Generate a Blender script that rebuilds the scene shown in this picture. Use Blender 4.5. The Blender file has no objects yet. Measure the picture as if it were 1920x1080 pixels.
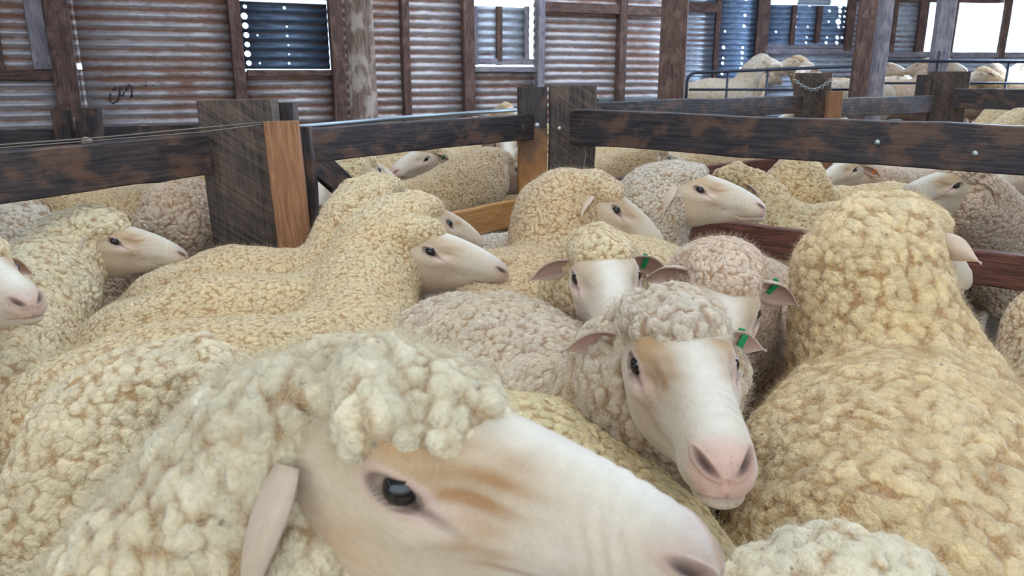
import bpy, math, random
import numpy as np
from mathutils import Vector, Matrix, noise as mnoise

random.seed(7)
np.random.seed(7)
C = bpy.context.scene.collection
S = bpy.context.scene

# ------------------------------------------------------------------ camera
F = 1450.0
PITCH = math.radians(15.35)
CAMZ = 1.15
SP, CP = math.sin(PITCH), math.cos(PITCH)
cam_d = bpy.data.cameras.new('camera')
cam_d.sensor_width = 36.0
cam_d.lens = 36.0 * F / 1920.0
cam_d.clip_start = 0.02
cam_d.clip_end = 200
cam = bpy.data.objects.new('camera', cam_d)
C.objects.link(cam)
cam.location = (0, 0, CAMZ)
cam.rotation_euler = (math.pi / 2 - PITCH, 0, 0)
S.camera = cam
cam_d.dof.use_dof = True
cam_d.dof.focus_distance = 1.5
cam_d.dof.aperture_fstop = 11.0

# ------------------------------------------------------------------ world, light, exposure
W = bpy.data.worlds.new('sky')
S.world = W
W.use_nodes = True
bg = W.node_tree.nodes['Background']
bg.inputs[0].default_value = (0.66, 0.82, 1.0, 1)
bg.inputs[1].default_value = 2.6

def area(name, loc, target, sx, sy, energy, col):
    l = bpy.data.lights.new(name, 'AREA')
    l.shape = 'RECTANGLE'; l.size = sx; l.size_y = sy
    l.energy = energy; l.color = col
    o = bpy.data.objects.new(name, l)
    C.objects.link(o)
    o.location = loc
    d = Vector(target) - Vector(loc)
    o.rotation_euler = d.to_track_quat('-Z', 'Y').to_euler()
    return o

# daylight entering by the roof light over the pens, the open side behind the camera and the far right doorway
area('roof_daylight', (0.2, 1.6, 3.45), (0.2, 1.7, 0), 4.4, 3.0, 26, (1.0, 0.97, 0.93))
area('open_side_daylight', (-0.6, -2.3, 2.0), (0.0, 2.0, 0.9), 5.0, 2.2, 19, (1.0, 0.93, 0.84))
area('doorway_daylight', (7.6, 9.6, 1.9), (0.5, 2.0, 0.8), 3.2, 1.8, 620, (0.62, 0.78, 1.0))
area('back_pen_fill', (1.5, 6.5, 3.45), (1.5, 6.6, 0), 6.0, 3.4, 55, (0.80, 0.90, 1.0))  # added fill lamp for the back pens, under an unseen roof bay

S.view_settings.view_transform = 'Standard'
S.view_settings.look = 'None'
S.view_settings.gamma = 1.0
S.view_settings.use_curve_mapping = False
S.view_settings.exposure = 0.0

# ------------------------------------------------------------------ helpers
def at(u, v, d):
    """world point on the sight line of pixel (u, v) at distance d along the view axis"""
    a = (u - 960.0) / F; b = (v - 540.0) / F
    return Vector((d * a, d * (CP - b * SP), CAMZ - d * (SP + b * CP)))

def onz(u, v, z):
    a = (u - 960.0) / F; b = (v - 540.0) / F
    t = (CAMZ - z) / (SP + b * CP)
    return Vector((t * a, t * (CP - b * SP), z))

def ony(u, v, y):
    a = (u - 960.0) / F; b = (v - 540.0) / F
    t = y / (CP - b * SP)
    return Vector((t * a, y, CAMZ - t * (SP + b * CP)))

def tag(o, label=None, cat=None, group=None, kind=None):
    if label: o['label'] = label
    if cat: o['category'] = cat
    if group: o['group'] = group
    if kind: o['kind'] = kind
    return o

def empty(name, loc=(0, 0, 0), rz=0.0):
    o = bpy.data.objects.new(name, None)
    C.objects.link(o)
    o.location = loc
    o.rotation_euler = (0, 0, rz)
    o.empty_display_size = 0.1
    return o

def link(name, me, mat, parent=None, smooth=True, mw=None):
    o = bpy.data.objects.new(name, me)
    C.objects.link(o)
    if mat is not None:
        me.materials.clear(); me.materials.append(mat)
    if smooth:
        me.shade_smooth()
    if mw is not None:
        o.matrix_world = mw
    if parent is not None:
        o.parent = parent
    return o

def mesh_np(name, V, Q, col=None):
    me = bpy.data.meshes.new(name)
    V = np.asarray(V, dtype=np.float32); Q = np.asarray(Q, dtype=np.int32)
    n = Q.shape[1]
    me.vertices.add(len(V)); me.vertices.foreach_set('co', V.ravel())
    me.loops.add(Q.size); me.loops.foreach_set('vertex_index', Q.ravel())
    me.polygons.add(len(Q))
    me.polygons.foreach_set('loop_start', np.arange(0, Q.size, n, dtype=np.int32))
    me.update(calc_edges=True)
    me.validate()
    if col is not None:
        a = me.color_attributes.new('coat', 'FLOAT_COLOR', 'POINT')
        c4 = np.ones((len(V), 4), dtype=np.float32); c4[:, :3] = col
        a.data.foreach_set('color', c4.ravel())
    return me

# ------------------------------------------------------------------ node material helpers
class NT:
    def __init__(s, name):
        s.m = bpy.data.materials.new(name); s.m.use_nodes = True
        s.t = s.m.node_tree; s.t.nodes.clear()
        s.out = s.t.nodes.new('ShaderNodeOutputMaterial')
    def n(s, typ, ins=None, **kw):
        x = s.t.nodes.new(typ)
        for k, v in kw.items(): setattr(x, k, v)
        for k, v in (ins or {}).items():
            if isinstance(v, bpy.types.NodeSocket): s.t.links.new(v, x.inputs[k])
            else: x.inputs[k].default_value = v
        return x
    def math(s, op, a, b=0.0, c=None, clamp=False):
        ins = {0: a, 1: b}
        if c is not None: ins[2] = c
        return s.n('ShaderNodeMath', ins, operation=op, use_clamp=clamp).outputs[0]
    def vmath(s, op, a, b=None, scale=None):
        ins = {0: a}
        if b is not None: ins[1] = b
        x = s.n('ShaderNodeVectorMath', ins, operation=op)
        if scale is not None:
            if isinstance(scale, bpy.types.NodeSocket): s.t.links.new(scale, x.inputs[3])
            else: x.inputs[3].default_value = scale
        return x.outputs[0]
    def mix(s, f, a, b, blend='MIX'):
        x = s.n('ShaderNodeMix', data_type='RGBA', blend_type=blend)
        for k, v in ((0, f), (6, a), (7, b)):
            if isinstance(v, bpy.types.NodeSocket): s.t.links.new(v, x.inputs[k])
            else: x.inputs[k].default_value = v
        return x.outputs[2]
    def ramp(s, f, stops):
        x = s.n('ShaderNodeValToRGB', {0: f})
        cr = x.color_ramp
        while len(cr.elements) < len(stops): cr.elements.new(0.5)
        for e, (p, c) in zip(cr.elements, stops):
            e.position = p; e.color = c if len(c) == 4 else (*c, 1)
        return x.outputs[0]
    def noise(s, vec, scale, detail=3.0, rough=0.5, dist=0.0):
        return s.n('ShaderNodeTexNoise', {'Vector': vec, 'Scale': scale, 'Detail': detail, 'Roughness': rough, 'Distortion': dist})
    def done(s, bsdf, disp=None, method=None):
        s.t.links.new(bsdf, s.out.inputs[0])
        if disp is not None: s.t.links.new(disp, s.out.inputs[2])
        if method: s.m.displacement_method = method
        return s.m

def g(c):  # sRGB 0-255 to linear rgba
    r = []
    for x in c:
        x = x / 255.0
        r.append(x / 12.92 if x <= 0.04045 else ((x + 0.055) / 1.055) ** 2.4)
    return (*r, 1.0)

# wool: rounded staples packed together; object colour carries the fleece's own tint
def wool_mat(name, cell, amp, big=0.05, bigamp=0.006, curl=0.0):
    t = NT(name)
    co = t.n('ShaderNodeTexCoord').outputs['Object']
    oi = t.n('ShaderNodeObjectInfo')
    wn = t.noise(co, 14.0, 2.0)
    w1 = t.vmath('SUBTRACT', wn.outputs['Color'], (0.5, 0.5, 0.5))
    w1 = t.vmath('SCALE', w1, scale=0.035)
    p = t.vmath('ADD', co, w1)
    wn2 = t.noise(co, 90.0, 2.0)
    w2 = t.vmath('SCALE', t.vmath('SUBTRACT', wn2.outputs['Color'], (0.5, 0.5, 0.5)), scale=cell * 0.9)
    p = t.vmath('ADD', p, w2)
    if curl:
        p = t.vmath('MULTIPLY', p, (1.0, 1.0, 1.0 - curl))
    v1 = t.n('ShaderNodeTexVoronoi', {'Vector': p, 'Scale': 1.0 / cell, 'Randomness': 1.0, 'Smoothness': 0.15}, feature='SMOOTH_F1')
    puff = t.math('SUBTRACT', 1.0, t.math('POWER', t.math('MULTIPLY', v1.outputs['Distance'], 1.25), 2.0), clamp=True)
    v2 = t.n('ShaderNodeTexVoronoi', {'Vector': p, 'Scale': 1.0 / big, 'Randomness': 1.0, 'Smoothness': 0.5}, feature='SMOOTH_F1')
    puff2 = t.math('SUBTRACT', 1.0, t.math('POWER', v2.outputs['Distance'], 1.6), clamp=True)
    fine = t.noise(p, 3.0 / cell, 3.0, 0.65).outputs['Fac']
    h = t.math('ADD', t.math('MULTIPLY', puff, amp), t.math('MULTIPLY', puff2, bigamp))
    h = t.math('ADD', h, t.math('MULTIPLY', fine, amp * 0.55))
    h = t.math('SUBTRACT', h, (amp + bigamp) * 0.75)
    disp = t.n('ShaderNodeDisplacement', {'Height': h, 'Midlevel': 0.0, 'Scale': 1.0}).outputs[0]
    # colour: object tint, slow variation, browner low between the staples, flecks of dirt
    slow = t.noise(co, 5.0, 3.0, 0.6).outputs['Fac']
    tint = oi.outputs['Color']
    c = t.mix(t.math('MULTIPLY', t.math('SUBTRACT', slow, 0.35, clamp=True), 1.5, clamp=True), tint,
              t.mix(1.0, tint, (1.04, 0.90, 0.66, 1), 'MULTIPLY'))
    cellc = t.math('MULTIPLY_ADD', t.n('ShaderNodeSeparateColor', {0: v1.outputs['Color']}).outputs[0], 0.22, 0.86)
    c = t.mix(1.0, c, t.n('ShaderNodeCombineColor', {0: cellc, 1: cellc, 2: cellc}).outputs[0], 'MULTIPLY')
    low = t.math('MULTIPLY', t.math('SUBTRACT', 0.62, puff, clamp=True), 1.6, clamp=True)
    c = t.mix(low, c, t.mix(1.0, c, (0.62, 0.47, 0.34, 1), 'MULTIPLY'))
    dn = t.noise(co, 70.0, 2.0, 0.6).outputs['Fac']
    dirt = t.math('MULTIPLY', t.math('SUBTRACT', dn, 0.70, clamp=True), 14.0, clamp=True)
    c = t.mix(t.math('MULTIPLY', dirt, 0.75), c, (0.07, 0.055, 0.045, 1))
    b = t.n('ShaderNodeBsdfPrincipled', {'Base Color': c, 'Roughness': 0.95, 'Specular IOR Level': 0.1,
            'Sheen Weight': 0.25, 'Sheen Roughness': 0.55, 'Sheen Tint': (0.9, 0.95, 1.0, 1)})
    return t.done(b.outputs[0], disp, 'BOTH')

def face_mat():
    t = NT('sheep_face_hair')
    co = t.n('ShaderNodeTexCoord').outputs['Object']
    att = t.n('ShaderNodeAttribute', attribute_name='coat').outputs['Color']
    n1 = t.noise(t.vmath('MULTIPLY', co, (1, 1, 1)), 60.0, 4.0, 0.7)
    n2 = t.noise(co, 420.0, 3.0, 0.7)
    f = t.math('MULTIPLY_ADD', n1.outputs['Fac'], 0.30, 0.85)
    f = t.math('MULTIPLY', f, t.math('MULTIPLY_ADD', n2.outputs['Fac'], 0.24, 0.88))
    c = t.mix(1.0, att, t.n('ShaderNodeCombineColor', {0: f, 1: f, 2: f}).outputs[0], 'MULTIPLY')
    h = t.math('ADD', t.math('MULTIPLY', n1.outputs['Fac'], 0.0016), t.math('MULTIPLY', n2.outputs['Fac'], 0.0007))
    disp = t.n('ShaderNodeDisplacement', {'Height': h, 'Midlevel': 0.0, 'Scale': 1.0}).outputs[0]
    b = t.n('ShaderNodeBsdfPrincipled', {'Base Color': c, 'Roughness': 0.62, 'Specular IOR Level': 0.25,
            'Sheen Weight': 0.35, 'Sheen Roughness': 0.4, 'Subsurface Weight': 0.0})
    return t.done(b.outputs[0], disp, 'BUMP')

def plain(name, col, rough=0.5, metal=0.0, spec=0.5, coat=0.0):
    t = NT(name)
    co = t.n('ShaderNodeTexCoord').outputs['Object']
    nn = t.noise(co, 25.0, 3.0).outputs['Fac']
    c = t.mix(t.math('MULTIPLY', nn, 0.35), col, t.mix(1.0, col, (0.6, 0.6, 0.6, 1), 'MULTIPLY'))
    b = t.n('ShaderNodeBsdfPrincipled', {'Base Color': c, 'Roughness': rough, 'Metallic': metal,
            'Specular IOR Level': spec, 'Coat Weight': coat})
    return t.done(b.outputs[0])

M = {}
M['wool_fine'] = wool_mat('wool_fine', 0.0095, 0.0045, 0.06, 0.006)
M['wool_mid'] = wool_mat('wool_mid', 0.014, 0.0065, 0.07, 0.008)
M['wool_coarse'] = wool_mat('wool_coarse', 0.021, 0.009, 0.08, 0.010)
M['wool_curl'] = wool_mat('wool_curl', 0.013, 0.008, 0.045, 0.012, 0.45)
M['face'] = face_mat()
M['paint'] = plain('black_paint', (0.02, 0.02, 0.025, 1), 0.6)
M['eye'] = plain('eye_ball', (0.012, 0.010, 0.010, 1), 0.12, 0, 0.45, 0.25)
M['tag_green'] = plain('ear_tag_green', g((10, 140, 80)), 0.4)
M['tag_orange'] = plain('ear_tag_orange', g((235, 110, 60)), 0.4)

def fuzz_mat():
    t = NT('wool_fibre')
    oi = t.n('ShaderNodeObjectInfo')
    c = t.mix(0.10, oi.outputs['Color'], (0.9, 0.88, 0.8, 1))
    d = t.n('ShaderNodeBsdfDiffuse', {'Color': c}).outputs[0]
    tr = t.n('ShaderNodeBsdfTranslucent', {'Color': c}).outputs[0]
    ms = t.n('ShaderNodeMixShader', {0: 0.4}); t.t.links.new(d, ms.inputs[1]); t.t.links.new(tr, ms.inputs[2])
    return t.done(ms.outputs[0])
M['fibre'] = fuzz_mat()

# ------------------------------------------------------------------ implicit surfaces
def surface_nets(vol, o, h):
    s = vol < 0
    nx, ny, nz = vol.shape
    offs = [(i, j, k) for i in (0, 1) for j in (0, 1) for k in (0, 1)]
    cnt = np.zeros((nx - 1, ny - 1, nz - 1), dtype=np.int8)
    for (i, j, k) in offs:
        cnt += s[i:nx - 1 + i, j:ny - 1 + j, k:nz - 1 + k]
    act = (cnt > 0) & (cnt < 8)
    I, J, K = np.nonzero(act)
    idx = -np.ones(act.shape, dtype=np.int32)
    idx[I, J, K] = np.arange(len(I))
    cv = {q: vol[I + q[0], J + q[1], K + q[2]] for q in offs}
    acc = np.zeros((len(I), 3), dtype=np.float32); num = np.zeros(len(I), dtype=np.float32)
    for a in offs:
        for ax in range(3):
            if a[ax] == 1: continue
            b = list(a); b[ax] = 1; b = tuple(b)
            va, vb = cv[a], cv[b]
            cr = (va < 0) != (vb < 0)
            tt = np.where(cr, va / np.where(cr, va - vb, 1), 0)
            p = np.zeros((len(I), 3), dtype=np.float32)
            for d in range(3): p[:, d] = a[d]
            p[:, ax] += tt
            acc[cr] += p[cr]; num[cr] += 1
    V = acc / num[:, None] + np.stack([I, J, K], 1)
    V = V * h + np.asarray(o)
    quads = []
    # x edges
    e = s[:-1, 1:-1, 1:-1] != s[1:, 1:-1, 1:-1]
    i, j, k = np.nonzero(e); j = j + 1; k = k + 1
    q = np.stack([idx[i, j - 1, k - 1], idx[i, j, k - 1], idx[i, j, k], idx[i, j - 1, k]], 1)
    fl = s[i, j, k]; q[~fl] = q[~fl][:, ::-1]; quads.append(q)
    e = s[1:-1, :-1, 1:-1] != s[1:-1, 1:, 1:-1]
    i, j, k = np.nonzero(e); i = i + 1; k = k + 1
    q = np.stack([idx[i - 1, j, k - 1], idx[i - 1, j, k], idx[i, j, k], idx[i, j, k - 1]], 1)
    fl = s[i, j, k]; q[~fl] = q[~fl][:, ::-1]; quads.append(q)
    e = s[1:-1, 1:-1, :-1] != s[1:-1, 1:-1, 1:]
    i, j, k = np.nonzero(e); i = i + 1; j = j + 1
    q = np.stack([idx[i - 1, j - 1, k], idx[i, j - 1, k], idx[i, j, k], idx[i - 1, j, k]], 1)
    fl = s[i, j, k]; q[~fl] = q[~fl][:, ::-1]; quads.append(q)
    return V, np.concatenate(quads, 0)

def cone_sdf(P, a, b, ra, rb, ysc=1.0):
    a = np.asarray(a, np.float32); b = np.asarray(b, np.float32)
    X, Y, Z = P
    Y = Y / ysc
    ba = b - a; ba = ba.copy(); ba[1] /= ysc
    L = float(ba @ ba) + 1e-9
    dx, dy, dz = X - a[0], Y - a[1] / ysc, Z - a[2]
    t = np.clip((dx * ba[0] + dy * ba[1] + dz * ba[2]) / L, 0, 1)
    d = np.sqrt((dx - t * ba[0]) ** 2 + (dy - t * ba[1]) ** 2 + (dz - t * ba[2]) ** 2)
    return d - (ra + (rb - ra) * t)

def smin(a, b, k):
    h = np.maximum(k - np.abs(a - b), 0) / k
    return np.minimum(a, b) - h * h * k * 0.25

def lump(P, f, seed):
    r = np.random.RandomState(seed)
    X, Y, Z = P
    out = 0
    for i in range(5):
        d = r.normal(size=3); d /= np.linalg.norm(d)
        ff = f * r.uniform(0.7, 1.5)
        out = out + np.sin(ff * (d[0] * X + d[1] * Y + d[2] * Z) + r.uniform(0, 6.3))
    return out / 5.0

def grid(lo, hi, h):
    ax = [np.arange(lo[i], hi[i] + h, h, dtype=np.float32) for i in range(3)]
    return ax, (ax[0][:, None, None], ax[1][None, :, None], ax[2][None, None, :])

def build_sdf(prims, h, k=0.04, lumpf=None, seed=0, pad=0.05, minz=None):
    """prims: (a, b, ra, rb, ysc, k). evaluated prim by prim in its own sub-box"""
    lo = np.array([1e9] * 3); hi = -lo
    for p in prims:
        r = max(p[2], p[3]) * max(1.0, p[4])
        for q in (p[0], p[1]):
            lo = np.minimum(lo, np.array(q) - r); hi = np.maximum(hi, np.array(q) + r)
    lo -= pad; hi += pad
    if minz is not None: lo[2] = max(lo[2], minz)
    ax, P = grid(lo, hi, h)
    shape = (len(ax[0]), len(ax[1]), len(ax[2]))
    vol = np.full(shape, 0.08, dtype=np.float32)
    for p in prims:
        r = max(p[2], p[3]) * max(1.0, p[4]) + 0.06
        sl = []
        for i in range(3):
            a0 = min(p[0][i], p[1][i]) - r; a1 = max(p[0][i], p[1][i]) + r
            i0 = int(np.searchsorted(ax[i], a0)); i1 = int(np.searchsorted(ax[i], a1))
            sl.append(slice(max(i0, 0), min(i1 + 1, shape[i])))
        PP = (ax[0][sl[0], None, None], ax[1][None, sl[1], None], ax[2][None, None, sl[2]])
        d = cone_sdf(PP, *p[:5]).astype(np.float32)
        vol[tuple(sl)] = smin(vol[tuple(sl)], np.minimum(d, 0.5), p[5] if len(p) > 5 else k)
    if lumpf:
        for (f, amp) in lumpf:
            vol = vol + amp * lump(P, f, seed + int(f)).astype(np.float32)
    vol[0] = vol[-1] = 0.05; vol[:, 0] = vol[:, -1] = 0.05; vol[:, :, 0] = vol[:, :, -1] = 0.05
    return surface_nets(vol, lo, h)

# ------------------------------------------------------------------ the head
#          x      top     bot    halfwidth  zwide
HSEC = np.array([
    [-0.085, -0.005, -0.035, 0.020, 0.0],
    [-0.075, 0.025, -0.060, 0.042, 0.0],
    [-0.045, 0.048, -0.085, 0.058, 0.0],
    [0.000, 0.060, -0.105, 0.066, 0.005],
    [0.035, 0.063, -0.112, 0.068, 0.012],
    [0.060, 0.061, -0.108, 0.067, 0.012],
    [0.090, 0.053, -0.098, 0.058, 0.000],
    [0.120, 0.046, -0.092, 0.050, -0.008],
    [0.150, 0.037, -0.085, 0.043, -0.014],
    [0.180, 0.026, -0.079, 0.0395, -0.020],
    [0.205, 0.014, -0.077, 0.0395, -0.026],
    [0.225, 0.003, -0.076, 0.0385, -0.030],
    [0.240, -0.008, -0.074, 0.0345, -0.034],
    [0.250, -0.019, -0.070, 0.0275, -0.038],
    [0.256, -0.030, -0.063, 0.0180, -0.042],
    [0.259, -0.040, -0.052, 0.0060, -0.045]])

def cinterp(x, xs, ys):
    # catmull-rom style smooth interpolation
    m = np.gradient(ys, xs)
    i = np.clip(np.searchsorted(xs, x) - 1, 0, len(xs) - 2)
    h = xs[i + 1] - xs[i]; t = (x - xs[i]) / h
    t2, t3 = t * t, t * t * t
    return (2 * t3 - 3 * t2 + 1) * ys[i] + (t3 - 2 * t2 + t) * h * m[i] + (-2 * t3 + 3 * t2) * ys[i + 1] + (t3 - t2) * h * m[i + 1]

EYE = np.array([0.062, 0.0600, 0.016])
EAR0 = np.array([-0.026, 0.060, 0.020])

def head_mesh(nu=110, nv=96, seed=1, tan=0.6, pink=0.5, dark=0.0):
    r = np.random.RandomState(seed)
    t = np.linspace(0, 1, nu)
    # denser toward the nose tip and the back
    x = HSEC[0, 0] + (HSEC[-1, 0] - HSEC[0, 0]) * (0.5 - 0.5 * np.cos(np.pi * (t * 0.86 + 0.0 + 0.14 * t)))
    top = cinterp(x, HSEC[:, 0], HSEC[:, 1]); bot = cinterp(x, HSEC[:, 0], HSEC[:, 2])
    wid = np.maximum(cinterp(x, HSEC[:, 0], HSEC[:, 3]), 0.003); zw = cinterp(x, HSEC[:, 0], HSEC[:, 4])
    th = np.linspace(0, 2 * np.pi, nv, endpoint=False)
    cs, sn = np.cos(th), np.sin(th)
    e = 0.86
    cz = np.sign(cs) * np.abs(cs) ** e
    sy = np.sign(sn) * np.abs(sn) ** e
    zc = (top + bot) / 2 + (zw - (top + bot) / 2) * 0.55
    Z = np.where(cz[None, :] > 0, zc[:, None] + (top - zc)[:, None] * cz[None, :], zc[:, None] + (zc - bot)[:, None] * cz[None, :])
    narrow = 1.0 - 0.33 * np.clip(-cz, 0, 1)[None, :] ** 1.2 - 0.10 * np.clip(cz, 0, 1)[None, :]
    Y = wid[:, None] * sy[None, :] * narrow
    X = np.repeat(x[:, None], nv, 1)
    P = np.stack([X, Y, Z], -1)
    # normals
    du = np.gradient(P, axis=0); dv = (np.roll(P, -1, 1) - np.roll(P, 1, 1))
    N = np.cross(dv, du); N /= (np.linalg.norm(N, axis=-1, keepdims=True) + 1e-9)
    ctr = np.stack([x, x * 0, zc], -1)[:, None, :]
    sg = np.sign(((P - ctr) * N).sum(-1).mean()); N = N * sg
    ay = np.abs(Y)
    def gs(cx, cy, cz_, sx, sy_, sz):
        return np.exp(-(((X - cx) / sx) ** 2 + ((ay - cy) / sy_) ** 2 + ((Z - cz_) / sz) ** 2))
    D = np.zeros_like(X)
    D += 0.006 * gs(0.050, 0.050, 0.040, 0.022, 0.022, 0.014)         # brow
    D += 0.005 * gs(0.085, 0.052, -0.012, 0.035, 0.03, 0.012)         # cheek bone
    D -= 0.007 * gs(0.105, 0.050, 0.012, 0.020, 0.03, 0.012)          # hollow in front of the eye
    D -= 0.0035 * gs(0.150, 0.040, -0.045, 0.040, 0.03, 0.012)
    D += 0.006 * gs(0.03, 0.06, -0.07, 0.04, 0.04, 0.03)             # jaw muscle
    D += 0.003 * gs(0.215, 0.03, -0.045, 0.02, 0.03, 0.012)           # lip pad
    ex, ez = EYE[0], EYE[2]
    # almond eye opening tilted down to the front
    ca, sa = math.cos(-0.42), math.sin(-0.42)
    rx = (X - ex) * ca + (Z - ez) * sa; rz = -(X - ex) * sa + (Z - ez) * ca
    side = 1 / (1 + np.exp(-(ay - 0.035) / 0.004))
    el = np.sqrt((rx / 0.0170) ** 2 + (rz / 0.0068) ** 2)
    D -= 0.013 * np.exp(-el ** 3) * side
    D += 0.0045 * np.exp(-((el - 1.2) / 0.28) ** 2) * side
    # tear groove
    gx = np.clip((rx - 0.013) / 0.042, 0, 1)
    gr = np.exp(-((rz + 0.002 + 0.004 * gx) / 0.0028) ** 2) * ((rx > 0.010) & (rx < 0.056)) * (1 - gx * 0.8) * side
    D -= 0.004 * gr
    # nostril: a comma slit
    nx_, nz_ = X - 0.243, Z + 0.023
    yy = ay - 0.0185
    nr = np.sqrt(((nx_ * 0.85 - yy * 0.5) / 0.012) ** 2 + ((nz_ + 0.35 * nx_ - 0.45 * yy) / 0.0048) ** 2 + ((yy * 0.85 + nx_ * 0.5) / 0.0085) ** 2)
    nos = np.exp(-nr ** 3)
    D -= 0.0085 * nos
    D += 0.0020 * np.exp(-((nr - 1.5) / 0.35) ** 2)
    D -= 0.0030 * np.exp(-(ay / 0.0025) ** 2) * np.exp(-((X - 0.256) / 0.010) ** 2) * (Z < -0.034) * (Z > -0.06)   # philtrum
    # mouth
    zm = -0.0560 - 0.006 * np.exp(-((X - 0.195) / 0.02) ** 2) - 0.05 * np.clip(X - 0.24, 0, 1)
    mo = np.exp(-((Z - zm) / 0.0022) ** 2) * (1 / (1 + np.exp(-(X - 0.175) / 0.006)))
    D -= 0.0045 * mo
    D += 0.0020 * np.exp(-((Z - zm + 0.007) / 0.004) ** 2) * (X > 0.18)
    # soft muzzle wrinkles
    D += 0.0008 * np.sin(X * 520 + 3 * np.sin(Z * 60)) * np.exp(-((X - 0.195) / 0.022) ** 2)
    P = P + N * D[..., None]
    # ---- coat colours
    col = np.zeros(P.shape) + np.array([0.56, 0.445, 0.315])
    def lay(c, m):
        nonlocal col
        m = np.clip(m, 0, 1)[..., None]
        col = col * (1 - m) + np.array(c) * m
    wob = np.clip(0.5 + 0.35 * np.sin(Z * 420 + 40 * X + 2 * np.sin(X * 60 + seed)) + 0.3 * np.sin(X * 95 + 3 * np.sin(Z * 110 + seed) + seed), 0, 1)
    lay([0.68, 0.61, 0.51], 0.8 * np.exp(-(ay / 0.024) ** 2) * (X > 0.04) * (Z > -0.02))
    lay([0.66, 0.59, 0.49], 0.5 * gs(0.15, 0.03, -0.03, 0.05, 0.03, 0.03))
    lay([0.44, 0.29, 0.15], tan * 0.75 * (0.6 + 0.4 * wob) * gs(0.065, 0.052, 0.034, 0.075, 0.036, 0.016))
    lay([0.36, 0.19, 0.08], tan * 1.2 * (0.35 + 0.65 * wob) * gs(0.110, 0.045, 0.018, 0.038, 0.034, 0.022))
    lay([0.45, 0.26, 0.12], tan * 1.0 * gs(0.060, 0.05, 0.046, 0.030, 0.03, 0.014))
    lay([0.55, 0.36, 0.20], tan * 0.8 * (0.5 + 0.5 * wob) * gs(0.02, 0.06, -0.03, 0.04, 0.04, 0.04))
    lay([0.76, 0.50, 0.42], pink * 0.7 * gs(0.09, 0.055, 0.0, 0.022, 0.03, 0.010))
    lay([0.62, 0.36, 0.28], pink * np.clip((X - 0.232 + 0.25 * (Z + 0.035)) / 0.018, 0, 1) * 0.9 * (Z > -0.056))
    sp = np.sin(X * 900 + 5 * np.sin(Y * 130) + seed) * np.sin(Y * 800 + 4 * np.sin(Z * 170) + 1.3 * seed) * np.sin(Z * 1000 + 4 * np.sin(X * 210))
    lay([0.16, 0.10, 0.08], 0.6 * (sp > 0.86) * np.clip((X - 0.225) / 0.02, 0, 1))
    lay([0.42, 0.24, 0.12], tan * 0.8 * (0.4 + 0.6 * wob) * gs(0.115, 0.05, -0.022, 0.022, 0.03, 0.020))
    lay([0.30, 0.15, 0.08], tan * 0.8 * np.exp(-((Z + 0.035 + 0.45 * (X - 0.13)) / 0.0035) ** 2) * gs(0.135, 0.045, -0.035, 0.03, 0.03, 0.04) * wob)
    lay([0.48, 0.28, 0.20], 0.8 * tan * np.exp(-((nr) / 2.0) ** 2) * (ay > 0.004))
    if dark > 0:
        lay([0.24, 0.15, 0.10], dark * np.clip((X - 0.20) / 0.04, 0, 1))
    lay([0.05, 0.03, 0.03], 0.97 * np.exp(-nr ** 3 * 0.6))
    lay([0.16, 0.09, 0.07], 0.9 * np.exp(-((el - 1.12) / 0.22) ** 2) * side)
    lay([0.60, 0.40, 0.35], 0.5 * np.exp(-((el - 1.6) / 0.25) ** 2) * side)
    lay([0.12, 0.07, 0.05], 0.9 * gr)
    lay([0.45, 0.27, 0.22], 0.8 * mo)
    # close both ends
    P = np.concatenate([np.repeat(P[:1].mean(1, keepdims=True), nv, 1), P, np.repeat(P[-1:].mean(1, keepdims=True) + np.array([0.0008, 0, 0]), nv, 1)])
    col = np.concatenate([col[:1], col, col[-1:]]); nu += 2
    V = P.reshape(-1, 3); CO = col.reshape(-1, 3)
    i = np.arange(nu - 1)[:, None]; j = np.arange(nv)[None, :]
    a = i * nv + j; b = i * nv + (j + 1) % nv
    Q = np.stack([a, a + nv, b + nv, b], -1).reshape(-1, 4)
    return V, Q, CO

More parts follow.
